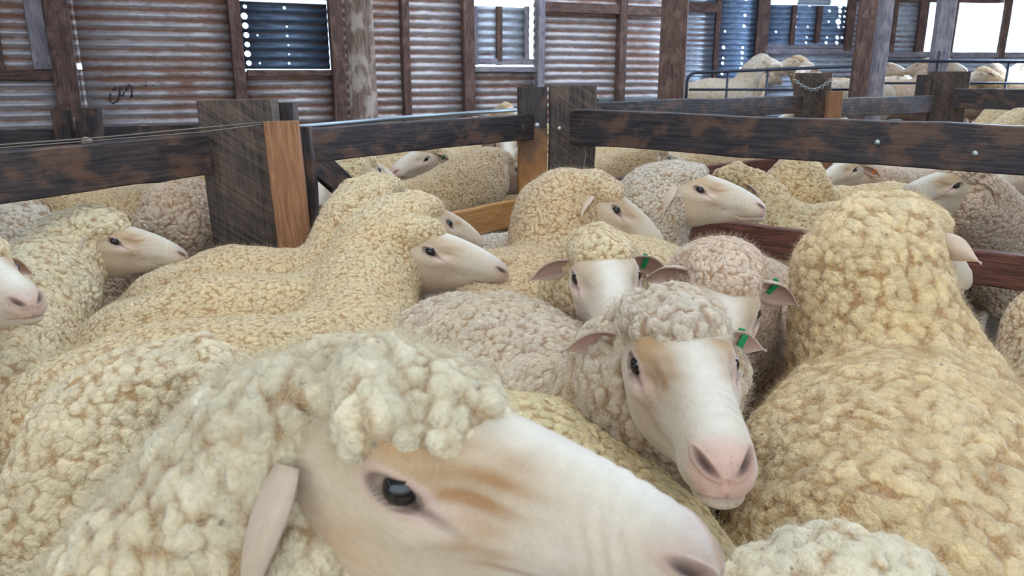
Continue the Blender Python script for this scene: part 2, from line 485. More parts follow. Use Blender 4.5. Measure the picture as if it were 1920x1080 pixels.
def ear_mesh(side, L=0.092, Wd=0.022, droop=0.35, back=0.35, cup=1.0, fold=0.0, twist=0.0, n=18, m=13, inner=(0.42, 0.25, 0.19), outer=(0.52, 0.38, 0.27)):
    """a cupped leaf growing outward from the head, opening forward"""
    s = np.linspace(0, 1, n); tt = np.linspace(-1, 1, m)
    d = np.array([-back, side * 1.0, -droop]); d /= np.linalg.norm(d)
    fwd = np.array([1.0, 0, -0.15]); fwd -= d * (fwd @ d); fwd /= np.linalg.norm(fwd)     # opening faces forward
    up = np.cross(d, fwd) * side; up /= np.linalg.norm(up)
    if twist:
        ca_, sa_ = math.cos(twist), math.sin(twist) * side
        fwd, up = fwd * ca_ + up * sa_ * -1, up * ca_ + fwd * sa_
    w = Wd * np.sin(np.pi * np.clip(s * 0.93 + 0.12, 0, 1)) ** 0.75 * np.where(s > 0.55, 1 - 0.55 * ((s - 0.55) / 0.45) ** 2, 1)
    w[-1] = 0.003
    S_, T_ = np.meshgrid(s, tt, indexing='ij')
    ang = T_ * (1.25 * cup * (1 - 0.55 * S_) + 0.25)
    R = w[:, None] / 1.25
    bend = 0.018 * S_ ** 2 + fold * S_ ** 3 * 0.05
    P = (EAR0 * np.array([1, side, 1]))[None, None] + S_[..., None] * L * d
    P = P + (np.sin(ang) * R * 1.15)[..., None] * up + ((1 - np.cos(ang)) * R * 1.3 - R * 0.5)[..., None] * fwd
    P = P - bend[..., None] * np.array([0, 0, 1.0])
    du = np.gradient(P, axis=0); dv = np.gradient(P, axis=1)
    N = np.cross(du, dv); N /= np.linalg.norm(N, axis=-1, keepdims=True) + 1e-9
    if (N.mean((0, 1)) @ fwd) < 0: N = -N
    th = 0.0022 * (1 - 0.5 * np.abs(T_))
    A = (P + N * th[..., None]).reshape(-1, 3); B = (P - N * th[..., None]).reshape(-1, 3)
    V = np.concatenate([A, B]); k = n * m
    i = np.arange(n - 1)[:, None]; j = np.arange(m - 1)[None, :]
    a = (i * m + j).reshape(-1)
    q1 = np.stack([a, a + m, a + m + 1, a + 1], 1); q2 = np.stack([a + 1, a + m + 1, a + m, a], 1) + k
    Q = [q1, q2]
    def rim(path):
        path = np.array(path)
        Q.append(np.stack([path[:-1], path[1:], path[1:] + k, path[:-1] + k], 1))
    rim([r_ * m for r_ in range(n)]); rim([r_ * m + m - 1 for r_ in range(n)][::-1])
    rim([(n - 1) * m + c for c in range(m)]); rim([c for c in range(m)][::-1])
    Q = np.concatenate(Q)
    ci = np.array(inner)[None] * (0.75 + 0.25 * S_.reshape(-1, 1)); co_ = np.tile(np.array(outer), (k, 1))
    rimm = np.clip((np.abs(T_.reshape(-1, 1)) - 0.6) / 0.4, 0, 1)
    ci = ci * (1 - rimm) + np.array(outer)[None] * rimm
    return V, Q, np.concatenate([ci, co_]), P

def frame_from(pe, pn, side, roll=0.0, sc=1.0):
    """head frame whose visible eye sits at pe and whose nose tip sits toward pn; side=+1 left eye, -1 right eye, 0 midpoint"""
    pe = Vector(pe); pn = Vector(pn)
    mid = pe.copy()
    for _ in range(8):
        f = (pn - mid).normalized()
        left = Vector((0, 0, 1)).cross(f)
        if left.length < 1e-3: left = Vector((0, 1, 0))
        left.normalize()
        up = f.cross(left).normalized()
        if roll:
            R = Matrix.Rotation(roll, 3, f); left = R @ left; up = R @ up
        mid = pe - left * (side * EYE[1] * sc)
    # nose tip is (0.19, -0.058) from eye mid in head coordinates
    ang = math.atan2(-0.046, 0.190)
    x = f * math.cos(ang) - up * math.sin(ang)
    z = up * math.cos(ang) + f * math.sin(ang)
    x.normalize(); z.normalize()
    Rm = Matrix((x, left, z)).transposed()
    o = mid - Rm @ Vector((EYE[0] * sc, 0, EYE[2] * sc))
    return Matrix.Translation(o) @ Rm.to_4x4() @ Matrix.Scale(sc, 4)

def add_fuzz(root, V, Q, n, tint, seed, length=0.0075, rad=0.00013):
    r = np.random.RandomState(seed)
    c = V[Q].mean(1); e1 = V[Q[:, 2]] - V[Q[:, 0]]; e2 = V[Q[:, 3]] - V[Q[:, 1]]
    nr = np.cross(e1, e2); ar = np.linalg.norm(nr, axis=1); nr = nr / (ar[:, None] + 1e-12)
    zmax = V[:, 2].max()
    w = ar * np.clip((c[:, 2] - (zmax - 0.42)) / 0.15, 0, 1); w /= w.sum()
    f = r.choice(len(Q), n, p=w)
    uv = r.rand(n, 2, 1); q = Q[f]
    p = (V[q[:, 0]] * (1 - uv[:, 0]) + V[q[:, 1]] * uv[:, 0]) * (1 - uv[:, 1]) + (V[q[:, 3]] * (1 - uv[:, 0]) + V[q[:, 2]] * uv[:, 0]) * uv[:, 1]
    nn = nr[f]; d = nn + r.normal(size=(n, 3)) * 0.55
    L = length * r.uniform(0.5, 1.3, (n, 1))
    k = 4; P = np.zeros((n, k, 3), np.float32)
    bend = r.normal(size=(n, 3)) * 0.8
    for i in range(k):
        t = i / (k - 1)
        P[:, i] = p - nn * 0.002 + d * L * t + bend * L * t * t * 0.5
    hc = bpy.data.hair_curves.new('wool_fibres')
    hc.add_curves([k] * n)
    hc.attributes['position'].data.foreach_set('vector', P.ravel())
    ra = hc.attributes.get('radius') or hc.attributes.new('radius', 'FLOAT', 'POINT')
    ra.data.foreach_set('value', np.tile(np.array([1, 0.9, 0.7, 0.25], np.float32) * rad, n))
    o = bpy.data.objects.new('wool_fibres', hc); C.objects.link(o)
    hc.materials.append(M['fibre']); o.color = (*tint, 1); o.parent = root
    o['kind'] = 'stuff'
    return o

SHEEP = []
def sheep(label, wx, wy, yaw, head, hs=1.0, back=0.70, length=0.74, width=1.0, tint=(0.80, 0.68, 0.47), mat='wool_mid',
          h=0.010, seed=1, hd=None, ears=None, group=None, topknot=1.0, tk=(-0.022, 0.040), cheek=1.0, ruff=1.0, neck_r=0.135, tags=(), subsurf=0,
          cat='sheep', folds=0.0, nose_free=0.0, fuzz=0, floor=0.0, name='sheep', arch=1.0):
    """wx, wy: withers on the plan; yaw degrees of the body; head: world 4x4 of the head frame"""
    rz = math.radians(yaw)
    root = empty(name, (wx, wy, floor), rz)
    tag(root, label, cat, group)
    Mi = (Matrix.Translation((wx, wy, floor)) @ Matrix.Rotation(rz, 4, 'Z')).inverted()
    Hm = Mi @ head                       # head frame in sheep space
    H3 = np.array(Hm.to_3x3()); H0 = np.array(Hm.translation)
    def hp(x, y, z): return H0 + H3 @ np.array([x, y, z])
    sb = back / 0.70
    rb = 0.175 * width
    zt = back - rb - 0.012
    Ln = length
    prims = [((-Ln + 0.14, 0, zt - 0.005), (-Ln * 0.5, 0, zt - 0.01), rb * 0.92, rb * 1.04, 1.06, 0.08),
             ((-Ln * 0.5, 0, zt - 0.01), (-0.03, 0, zt + 0.0), rb * 1.04, rb * 0.98, 1.06, 0.08),
             ((-Ln + 0.16, 0, zt - 0.09), (0.0, 0, zt - 0.09), rb * 0.86, rb * 0.86, 1.08, 0.08),
             ((0.0, 0, zt - 0.05), (0.07, 0, zt - 0.10), rb * 0.9, rb * 0.72, 1.0, 0.08),
             ((-Ln + 0.12, 0.06, zt - 0.12), (-Ln + 0.16, 0.07, zt - 0.25), 0.10, 0.065, 1.0, 0.06),
             ((-Ln + 0.12, -0.06, zt - 0.12), (-Ln + 0.16, -0.07, zt - 0.25), 0.10, 0.065, 1.0, 0.06),
             ((0.0, 0.07, zt - 0.12), (0.02, 0.08, zt - 0.25), 0.085, 0.06, 1.0, 0.06),
             ((0.0, -0.07, zt - 0.12), (0.02, -0.08, zt - 0.25), 0.085, 0.06, 1.0, 0.06),
             ((-Ln - 0.03, 0, zt + 0.02), (-Ln - 0.05, 0, zt - 0.10), 0.045, 0.035, 1.0, 0.05)]
    # neck
    A = np.array([-0.04, 0, zt + 0.01]); E = hp(-0.085, 0, -0.045)
    c1 = A + np.array([0.10, 0, 0.01 * arch]); hf = H3[:, 0] / np.linalg.norm(H3[:, 0])
    c2 = E - hf * 0.07 + np.array([0, 0, -0.035])
    npt = 7
    ts = np.linspace(0, 1, npt)
    pts = [(1 - t) ** 3 * A + 3 * (1 - t) ** 2 * t * c1 + 3 * (1 - t) * t * t * c2 + t ** 3 * E for t in ts]
    rad = [neck_r * 1.02 * (1 - t) + (0.084 * hs * ruff) * t for t in ts]
    if folds:
        rad = [r_ * (1 + folds * (0.5 if i % 2 else -0.5)) for i, r_ in enumerate(rad)]
    for i in range(npt - 1):
        prims.append((pts[i], pts[i + 1], rad[i], rad[i + 1], 1.0, 0.03 if folds else 0.05))
    # throat
    Tm = pts[4] + np.array([0, 0, -0.03]); prims.append((pts[1] + np.array([0.0, 0, -0.07]), Tm, neck_r * 0.8, 0.08 * ruff, 1.0, 0.06))
    # wool on the head: ruff round the cheeks, topknot over the brow
    s = hs
    prims.append((hp(-0.075, 0, -0.022), hp(-0.060, 0, -0.055), 0.078 * s * ruff, 0.080 * s * ruff, 1.0, 0.03))
    for sd in (1, -1):
        prims.append((hp(-0.052, sd * 0.038 * cheek, -0.050), hp(-0.052, sd * 0.028 * cheek, -0.090), 0.045 * s * ruff * cheek, 0.045 * s * ruff * cheek, 1.0, 0.02))
        prims.append((hp(-0.048, sd * 0.034, 0.045), hp(-0.062, sd * 0.032, 0.030), 0.034 * s * ruff, 0.045 * s * ruff, 1.0, 0.02))
    if topknot > 0:
        prims.append((hp(tk[0], 0, 0.050), hp(tk[1], 0, 0.052 - max(0, tk[1] - 0.04) * 0.3), 0.050 * s * topknot, 0.039 * s * topknot, 1.0, 0.012))
        for sd in (1, -1):
            prims.append((hp(tk[1] - 0.01, sd * 0.026, 0.048 - max(0, tk[1] - 0.04) * 0.3), hp(tk[0] + 0.01, sd * 0.032, 0.046), 0.034 * s * topknot, 0.036 * s * topknot, 1.0, 0.012))
    V, Q = build_sdf(prims, h, lumpf=[(22, 0.010), (60, 0.0035)] if h < 0.02 else [(22, 0.008)], seed=seed)
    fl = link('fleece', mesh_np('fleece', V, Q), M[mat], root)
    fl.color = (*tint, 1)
    if subsurf:
        md = fl.modifiers.new('smooth', 'SUBSURF'); md.levels = subsurf; md.render_levels = subsurf
    # ---- body: head, ears, inner trunk and legs
    hd = dict(hd or {}); ears = dict(ears or {})
    nu, nv = hd.pop('nu', 90), hd.pop('nv', 80)
    hv, hq, hc = head_mesh(nu, nv, seed=seed, **hd)
    Vs = [hv @ H3.T + H0]; Qs = [hq]; Cs = [hc]; off = len(hv)
    earP = {}
    skin = (0.74, 0.60, 0.47)
    for sd in (1, -1):
        kw = dict(ears); kw.update(ears.get('left' if sd == 1 else 'right', {})); kw.pop('left', None); kw.pop('right', None)
        ev, eq, ec, ep = ear_mesh(sd, **kw)
        Vs.append(ev @ H3.T + H0); Qs.append(eq + off); Cs.append(ec); off += len(ev); earP[sd] = ep @ H3.T + H0
    leg = []
    zh = zt - 0.16
    for (lx, front) in ((0.01, True), (-Ln + 0.13, False)):
        for sd in (1, -1):
            y = sd * 0.085
            if front:
                pp = [((lx, y, zh), 0.05), ((lx + 0.0, y, 0.24), 0.028), ((lx + 0.005, y, 0.05), 0.019), ((lx + 0.02, y, 0.022), 0.026)]
            else:
                pp = [((lx + 0.03, y, zh), 0.06), ((lx + 0.05, y, 0.34), 0.04), ((lx - 0.05, y, 0.22), 0.024), ((lx - 0.03, y, 0.05), 0.019), ((lx - 0.01, y, 0.022), 0.026)]
            for a_, b_ in zip(pp[:-1], pp[1:]): leg.append((a_[0], b_[0], a_[1], b_[1], 1.0, 0.015))
    trunk = [((-Ln + 0.16, 0, zt - 0.06), (-0.02, 0, zt - 0.06), 0.10, 0.10, 1.0, 0.04)]
    trunk += [(pts[i], pts[i + 1], 0.07, 0.065, 1.0, 0.03) for i in range(npt - 1)]
    bv, bq = build_sdf(leg + trunk, 0.014 if h < 0.02 else 0.02, pad=0.04, minz=-0.02)
    Vs.append(bv); Qs.append(bq + off); Cs.append(np.tile(np.array(skin), (len(bv), 1)))
    body = link('body', mesh_np('body', np.concatenate(Vs), np.concatenate(Qs), np.concatenate(Cs)), M['face'], root)
    if h <= 0.02:
        for sd in (1, -1):
            e = hp(EYE[0], sd * (EYE[1] - 0.0062), EYE[2])
            er = 0.0126 * hs
            n1, n2 = 16, 24
            th = np.linspace(0.02, np.pi - 0.02, n1); ph = np.linspace(0, 2 * np.pi, n2, endpoint=False)
            vv = np.stack([np.outer(np.sin(th), np.cos(ph)), np.outer(np.sin(th), np.sin(ph)), np.outer(np.cos(th), np.ones(n2))], -1).reshape(-1, 3)
            ii = np.arange(n1 - 1)[:, None]; jj = np.arange(n2)[None, :]
            qq = np.stack([ii * n2 + jj, (ii + 1) * n2 + jj, (ii + 1) * n2 + (jj + 1) % n2, ii * n2 + (jj + 1) % n2], -1).reshape(-1, 4)
            link('eye', mesh_np('eye', vv * er + e, qq), M['eye'], root)
    for (sd, colr, fr) in tags:
        ep = earP[sd]; i = int(ep.shape[0] * fr); j = ep.shape[1] // 2
        c = ep[i, j]; ax = ep[min(i + 2, ep.shape[0] - 1), j] - ep[i - 2, j]; ax /= np.linalg.norm(ax)
        ac = ep[i, j + 3] - ep[i, j - 3]; ac -= ax * (ac @ ax); ac /= np.linalg.norm(ac)
        nn = np.cross(ax, ac)
        def slab(cx, hx, hy, hz):
            bx = []
            for a_ in (-1, 1):
                for b_ in (-1, 1):
                    for c_ in (-1, 1):
                        bx.append(cx + ax * hx * a_ + ac * hy * b_ + nn * hz * c_)
            return bx
        bq0 = np.array([[0, 1, 3, 2], [4, 6, 7, 5], [0, 4, 5, 1], [2, 3, 7, 6], [0, 2, 6, 4], [1, 5, 7, 3]])
        vs = slab(c + nn * 0.006, 0.005, 0.015, 0.0014) + slab(c - nn * 0.006, 0.005, 0.015, 0.0014) + slab(c, 0.0025, 0.0025, 0.007)
        qs = np.concatenate([bq0, bq0 + 8, bq0 + 16])
        tg = link('ear_tag', mesh_np('ear_tag', np.array(vs), qs), M[colr], root, smooth=False)
        tg['label'] = ('green' if 'green' in colr else 'orange') + ' plastic ear tag'
        md = tg.modifiers.new('bevel', 'BEVEL'); md.width = 0.001; md.segments = 2
    if fuzz: add_fuzz(root, V, Q, fuzz, tint, seed)
    SHEEP.append(root)
    return root

# ------------------------------------------------------------------ timber and iron
def wood_mat(name, base, dark, patch, amt=0.5, rough=0.75, saw=0.0, lowmask=None, lowcol=None):
    t = NT(name)
    co = t.n('ShaderNodeTexCoord').outputs['Object']
    oi = t.n('ShaderNodeObjectInfo').outputs['Random']
    off = t.n('ShaderNodeCombineXYZ', {0: t.math('MULTIPLY', oi, 7.0), 1: t.math('MULTIPLY', oi, 3.0), 2: 0.0}).outputs[0]
    p = t.vmath('ADD', co, off)
    grain = t.noise(t.vmath('MULTIPLY', p, (2.5, 34.0, 34.0)), 3.0, 5.0, 0.65, 0.6).outputs['Fac']
    blot = t.noise(t.vmath('MULTIPLY', p, (1.0, 1.6, 1.6)), 8.0, 4.0, 0.6, 0.3).outputs['Fac']
    c = t.mix(t.ramp(grain, [(0.35, (0, 0, 0)), (0.65, (1, 1, 1))]), dark, base)
    m = t.ramp(blot, [(0.5 - 0.12 * (amt - 0.5), (0, 0, 0)), (0.62 - 0.12 * (amt - 0.5), (1, 1, 1))])
    c = t.mix(t.math('MULTIPLY', m, amt), c, patch)
    if lowmask:
        z = t.n('ShaderNodeSeparateXYZ', {0: co}).outputs[0]
        zz = t.math('ADD', z, t.math('MULTIPLY', t.math('SUBTRACT', blot, 0.5), 0.5))
        f = t.n('ShaderNodeMapRange', {0: zz, 1: lowmask[0], 2: lowmask[1], 3: 1.0, 4: 0.0}).outputs[0]
        c = t.mix(f, c, t.mix(grain, lowcol, t.mix(1.0, lowcol, (0.5, 0.5, 0.5, 1), 'MULTIPLY')))
    hh = t.math('MULTIPLY', grain, 0.0025)
    if saw:
        mp = t.n('ShaderNodeMapping', {0: p, 2: (0.0, 0.6, 0.0)}).outputs[0]
        w = t.noise(t.vmath('MULTIPLY', mp, (46.0, 4.0, 3.0)), 1.6, 3.0, 0.6, 0.4).outputs['Fac']
        w = t.ramp(w, [(0.38, (0, 0, 0)), (0.66, (1, 1, 1))])
        hh = t.math('ADD', hh, t.math('MULTIPLY', w, 0.0022 * saw))
        c = t.mix(t.math('MULTIPLY', w, 0.45 * saw), c, patch)
    disp = t.n('ShaderNodeDisplacement', {'Height': hh, 'Midlevel': 0.0, 'Scale': 1.0}).outputs[0]
    b = t.n('ShaderNodeBsdfPrincipled', {'Base Color': c, 'Roughness': rough, 'Specular IOR Level': 0.35})
    return t.done(b.outputs[0], disp, 'BUMP')

M['greasy'] = wood_mat('greasy_rail_timber', g((68, 58, 56)), g((30, 27, 32)), g((118, 84, 64)), 0.5, 0.5)
M['sawn'] = wood_mat('dark_sawn_timber', g((82, 68, 60)), g((40, 35, 36)), g((124, 100, 80)), 0.35, 0.6, 0.7)
M['stile'] = wood_mat('grease_stained_stile', g((70, 60, 56)), g((34, 30, 32)), g((108, 76, 54)), 0.5, 0.6, 0.0, (0.62, 0.80), g((178, 120, 66)))
M['orange'] = wood_mat('new_orange_timber', g((168, 120, 84)), g((118, 80, 56)), g((140, 98, 68)), 0.5, 0.7)
M['honey'] = wood_mat('honey_timber', g((205, 150, 90)), g((165, 110, 60)), g((180, 126, 74)), 0.5, 0.6)
M['redwood'] = wood_mat('red_brown_timber', g((128, 78, 58)), g((66, 38, 32)), g((90, 56, 44)), 0.4, 0.7)
M['stud'] = wood_mat('wall_stud_timber', g((112, 84, 74)), g((60, 46, 44)), g((132, 104, 92)), 0.5, 0.8)
M['greystud'] = wood_mat('grey_weathered_timber', g((150, 142, 148)), g((96, 92, 104)), g((170, 160, 160)), 0.5, 0.8)
M['barkpost'] = wood_mat('flaking_round_post', g((150, 128, 116)), g((92, 72, 64)), g((190, 178, 168)), 0.7, 0.8)
M['floorwood'] = wood_mat('floor_grating', g((92, 72, 54)), g((50, 38, 30)), g((74, 58, 42)), 0.6, 0.9)
M['galv'] = plain('galvanised_steel', g((160, 172, 178)), 0.35, 0.8)
M['darkpipe'] = plain('dark_steel_pipe', g((60, 62, 74)), 0.5, 0.6)
M['bolt'] = plain('bolt_steel', g((170, 172, 170)), 0.4, 0.7)
M['wire'] = plain('fence_wire', g((120, 112, 104)), 0.5, 0.6)
M['ground'] = plain('pale_dry_ground', g((205, 185, 155)), 0.95)

def iron_mat(name, zinc, zinc2, rust, rustamt, holes=None):
    t = NT(name)
    co = t.n('ShaderNodeTexCoord').outputs['Object']
    sx = t.n('ShaderNodeSeparateXYZ', {0: co})
    X, Z = sx.outputs[0], sx.outputs[2]
    ph = t.math('MULTIPLY', Z, 2 * math.pi / 0.076)
    prof = t.math('MULTIPLY_ADD', t.math('SINE', ph), 0.5, 0.5)          # 1 on the crest toward the room
    big = t.noise(t.vmath('MULTIPLY', co, (0.8, 1, 1.4)), 1.1, 4.0, 0.6).outputs['Fac']
    mid = t.noise(t.vmath('MULTIPLY', co, (1.6, 1, 6.0)), 5.0, 4.0, 0.7).outputs['Fac']
    fine = t.noise(co, 60.0, 3.0, 0.7).outputs['Fac']
    zc = t.mix(t.ramp(mid, [(0.35, (0, 0, 0)), (0.65, (1, 1, 1))]), zinc, zinc2)
    r = t.math('ADD', t.math('MULTIPLY', t.math('POWER', t.math('SUBTRACT', 1.0, prof), 3.0), 0.75), t.math('MULTIPLY', t.math('SUBTRACT', big, 0.5), 2.6))
    r = t.math('ADD', r, t.math('MULTIPLY', t.math('SUBTRACT', mid, 0.5), 1.3))
    r = t.math('ADD', r, t.math('MULTIPLY', t.math('SUBTRACT', fine, 0.5), 0.6))
    r = t.ramp(t.math('ADD', r, rustamt - 0.75), [(0.0, (0, 0, 0)), (0.55, (1, 1, 1))])
    rc = t.mix(fine, rust, t.mix(1.0, rust, (0.62, 0.55, 0.52, 1), 'MULTIPLY'))
    c = t.mix(r, zc, rc)
    rough = t.math('MULTIPLY_ADD', r, 0.3, 0.42)
    met = t.math('MULTIPLY_ADD', r, -0.3, 0.35)
    b = t.n('ShaderNodeBsdfPrincipled', {'Base Color': c, 'Roughness': rough, 'Metallic': met, 'Specular IOR Level': 0.4})
    disp = t.n('ShaderNodeDisplacement', {'Height': t.math('MULTIPLY', mid, 0.002), 'Midlevel': 0.0, 'Scale': 1.0}).outputs[0]
    sh = b.outputs[0]
    if holes:
        # nail holes: small round holes on every crest along given vertical lines
        tot = None
        zz = t.math('MULTIPLY', t.math('SUBTRACT', t.math('FRACT', t.math('DIVIDE', Z, 0.076)), 0.5), 0.076)
        row = t.math('FLOOR', t.math('DIVIDE', Z, 0.076))
        for (hx, rad, keep) in holes:
            dx = t.math('SUBTRACT', X, hx)
            wn = t.n('ShaderNodeTexWhiteNoise', {'W': t.math('ADD', row, hx * 37.3)}, noise_dimensions='1D').outputs['Value']
            dx = t.math('ADD', dx, t.math('MULTIPLY', t.math('SUBTRACT', wn, 0.5), 0.02))
            d = t.math('SQRT', t.math('ADD', t.math('MULTIPLY', dx, dx), t.math('MULTIPLY', zz, zz)))
            hsz = t.math('MULTIPLY', t.math('GREATER_THAN', keep, wn), t.math('MULTIPLY_ADD', wn, rad, rad * 0.6))
            hh = t.math('LESS_THAN', d, hsz)
            tot = hh if tot is None else t.math('MAXIMUM', tot, hh)
        tr = t.n('ShaderNodeBsdfTransparent').outputs[0]
        ms = t.n('ShaderNodeMixShader', {0: tot})
        t.t.links.new(sh, ms.inputs[1]); t.t.links.new(tr, ms.inputs[2])
        sh = ms.outputs[0]
    return t.done(sh, disp, 'BUMP')

M['iron'] = iron_mat('rusty_corrugated_iron', g((192, 182, 180)), g((160, 156, 162)), g((150, 112, 94)), 0.72)
M['iron_clean'] = iron_mat('grey_corrugated_iron', g((200, 206, 214)), g((165, 174, 190)), g((140, 104, 90)), 0.35)
M['iron_holes'] = iron_mat('blue_iron_with_nail_holes', g((92, 108, 128)), g((66, 80, 102)), g((84, 72, 72)), 0.35,
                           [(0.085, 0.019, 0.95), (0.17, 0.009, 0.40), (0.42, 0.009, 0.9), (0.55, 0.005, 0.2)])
M['iron_far'] = iron_mat('far_blue_iron_with_nail_holes', g((150, 172, 200)), g((112, 136, 170)), g((90, 84, 92)), 0.25,
                         [(0.12, 0.024, 0.5), (0.42, 0.022, 0.6), (0.62, 0.020, 0.35), (0.95, 0.022, 0.4), (1.12, 0.030, 0.9), (1.2, 0.018, 0.5)])

def box_mesh(name, L, H, T, bev=0.004, wob=0.0, seed=0, nseg=14):
    """bar along local x (0..L), height H in z, thickness T in y, corners eased, edges a little uneven"""
    r = random.Random(seed)
    b = min(bev, H * 0.2, T * 0.2)
    prof = [(-T / 2 + b, -H / 2), (T / 2 - b, -H / 2), (T / 2, -H / 2 + b), (T / 2, H / 2 - b),
            (T / 2 - b, H / 2), (-T / 2 + b, H / 2), (-T / 2, H / 2 - b), (-T / 2, -H / 2 + b)]
    n = nseg if wob else 1
    V = []; Q = []
    xs = [0.0] + [L * (i + 0.5) / n for i in range(n)] + [L]
    for i, x in enumerate(xs):
        dz = wob * (mnoise.noise((x * 2.1, seed * 1.7, 0))); dy = wob * mnoise.noise((x * 2.3, seed * 3.1, 5)) * 0.7
        e1 = wob * 0.6 * mnoise.noise((x * 9, seed, 9)); e2 = wob * 0.6 * mnoise.noise((x * 9, seed, 19))
        for (y, z) in prof:
            V.append((x, y + dy, z + dz + (e1 if z > 0 else e2)))
    k = len(prof)
    for i in range(len(xs) - 1):
        for j in range(k):
            Q.append((i * k + j, (i + 1) * k + j, (i + 1) * k + (j + 1) % k, i * k + (j + 1) % k))
    me = bpy.data.meshes.new(name)
    me.from_pydata(V, [], [q[::-1] for q in Q] + [tuple(range(k)), tuple(range((len(xs) - 1) * k, len(xs) * k))[::-1]])
    me.update()
    return me

def bar(name, p0, p1, H, T, mat, parent=None, wob=0.006, seed=None, up=(0, 0, 1), bev=0.004):
    p0 = Vector(p0); p1 = Vector(p1); d = p1 - p0; L = d.length
    x = d.normalized(); up = Vector(up)
    y = up.cross(x)
    if y.length < 1e-4: y = Vector((0, 1, 0)).cross(x)
    y.normalize(); z = x.cross(y)
    Rm = Matrix((x, y, z)).transposed().to_4x4()
    sd = seed if seed is not None else int(abs(p0.x * 91 + p1.y * 37 + p0.z * 53)) + len(bpy.data.meshes)
    me = box_mesh(name, L, H, T, bev, wob, sd)
    mw = Matrix.Translation(p0) @ Rm
    if parent is not None: mw = parent.matrix_basis.inverted() @ mw
    o = link(name, me, M[mat] if isinstance(mat, str) else mat, None, smooth=False)
    o.matrix_basis = mw
    if parent is not None: o.parent = parent
    return o

def post(name, u0, u1, vtop, d, T, mat, parent=None, yaw=0.0, lean=0.0, z0=0.0, wob=0.006, vref=142, seed=None):
    """upright sawn post: left and right edge columns and top row on the photo at distance d"""
    a = at(u0, vtop, d); b = at(u1, vtop, d)
    w = (b - a).length; c = (a + b) / 2
    top = Vector((c.x, c.y, c.z)); bot = Vector((c.x - lean, c.y, z0))
    nrm = Vector((math.sin(yaw), math.cos(yaw), 0))       # thickness direction
    return bar(name, bot, top, w, T, mat, parent, wob, seed, up=Vector((math.cos(yaw), -math.sin(yaw), 0)))

def tube(name, pts, r, mat, parent=None, seg=10, cyclic=False, smooth_path=True):
    pts = [Vector(p) for p in pts]
    n = len(pts); V = []; Q = []
    prev = None
    for i, p in enumerate(pts):
        if cyclic: d = pts[(i + 1) % n] - pts[i - 1]
        else: d = pts[min(i + 1, n - 1)] - pts[max(i - 1, 0)]
        d.normalize()
        a = prev if prev is not None else (Vector((0, 0, 1)) if abs(d.z) < 0.9 else Vector((1, 0, 0)))
        a = (a - d * a.dot(d)).normalized(); b = d.cross(a); prev = a
        for j in range(seg):
            th = 2 * math.pi * j / seg
            V.append(p + (a * math.cos(th) + b * math.sin(th)) * r)
    m = n if cyclic else n - 1
    for i in range(m):
        for j in range(seg):
            k = ((i + 1) % n)
            Q.append((i * seg + j, i * seg + (j + 1) % seg, k * seg + (j + 1) % seg, k * seg + j))
    if not cyclic: Q += [tuple(range(seg))[::-1], tuple(range((n - 1) * seg, n * seg))]
    o_ = Vector((0, 0, 0))
    if parent is not None:
        inv = parent.matrix_basis.inverted(); V = [inv @ v for v in V]
    me = bpy.data.meshes.new(name); me.from_pydata(V, [], Q); me.update()
    return link(name, me, M[mat], parent)

def bolt(p, n, parent, r=0.011):
    """round-headed coach bolt on a face with outward normal n"""
    p = Vector(p); n = Vector(n).normalized()
    a = n.orthogonal().normalized(); b = n.cross(a)
    V = []; Q = []; seg = 14
    for (rr, hh) in ((1.0, 0.0), (0.95, 0.35), (0.7, 0.6), (0.3, 0.72), (0.02, 0.75)):
        for j in range(seg):
            th = 2 * math.pi * j / seg
            V.append(p + (a * math.cos(th) + b * math.sin(th)) * r * rr + n * r * hh)
    for i in range(4):
        for j in range(seg):
            Q.append((i * seg + j, i * seg + (j + 1) % seg, (i + 1) * seg + (j + 1) % seg, (i + 1) * seg + j))
    inv = parent.matrix_basis.inverted()
    me = bpy.data.meshes.new('bolt'); me.from_pydata([inv @ v for v in V], [], Q); me.update()
    return link('bolt', me, M['bolt'], parent)

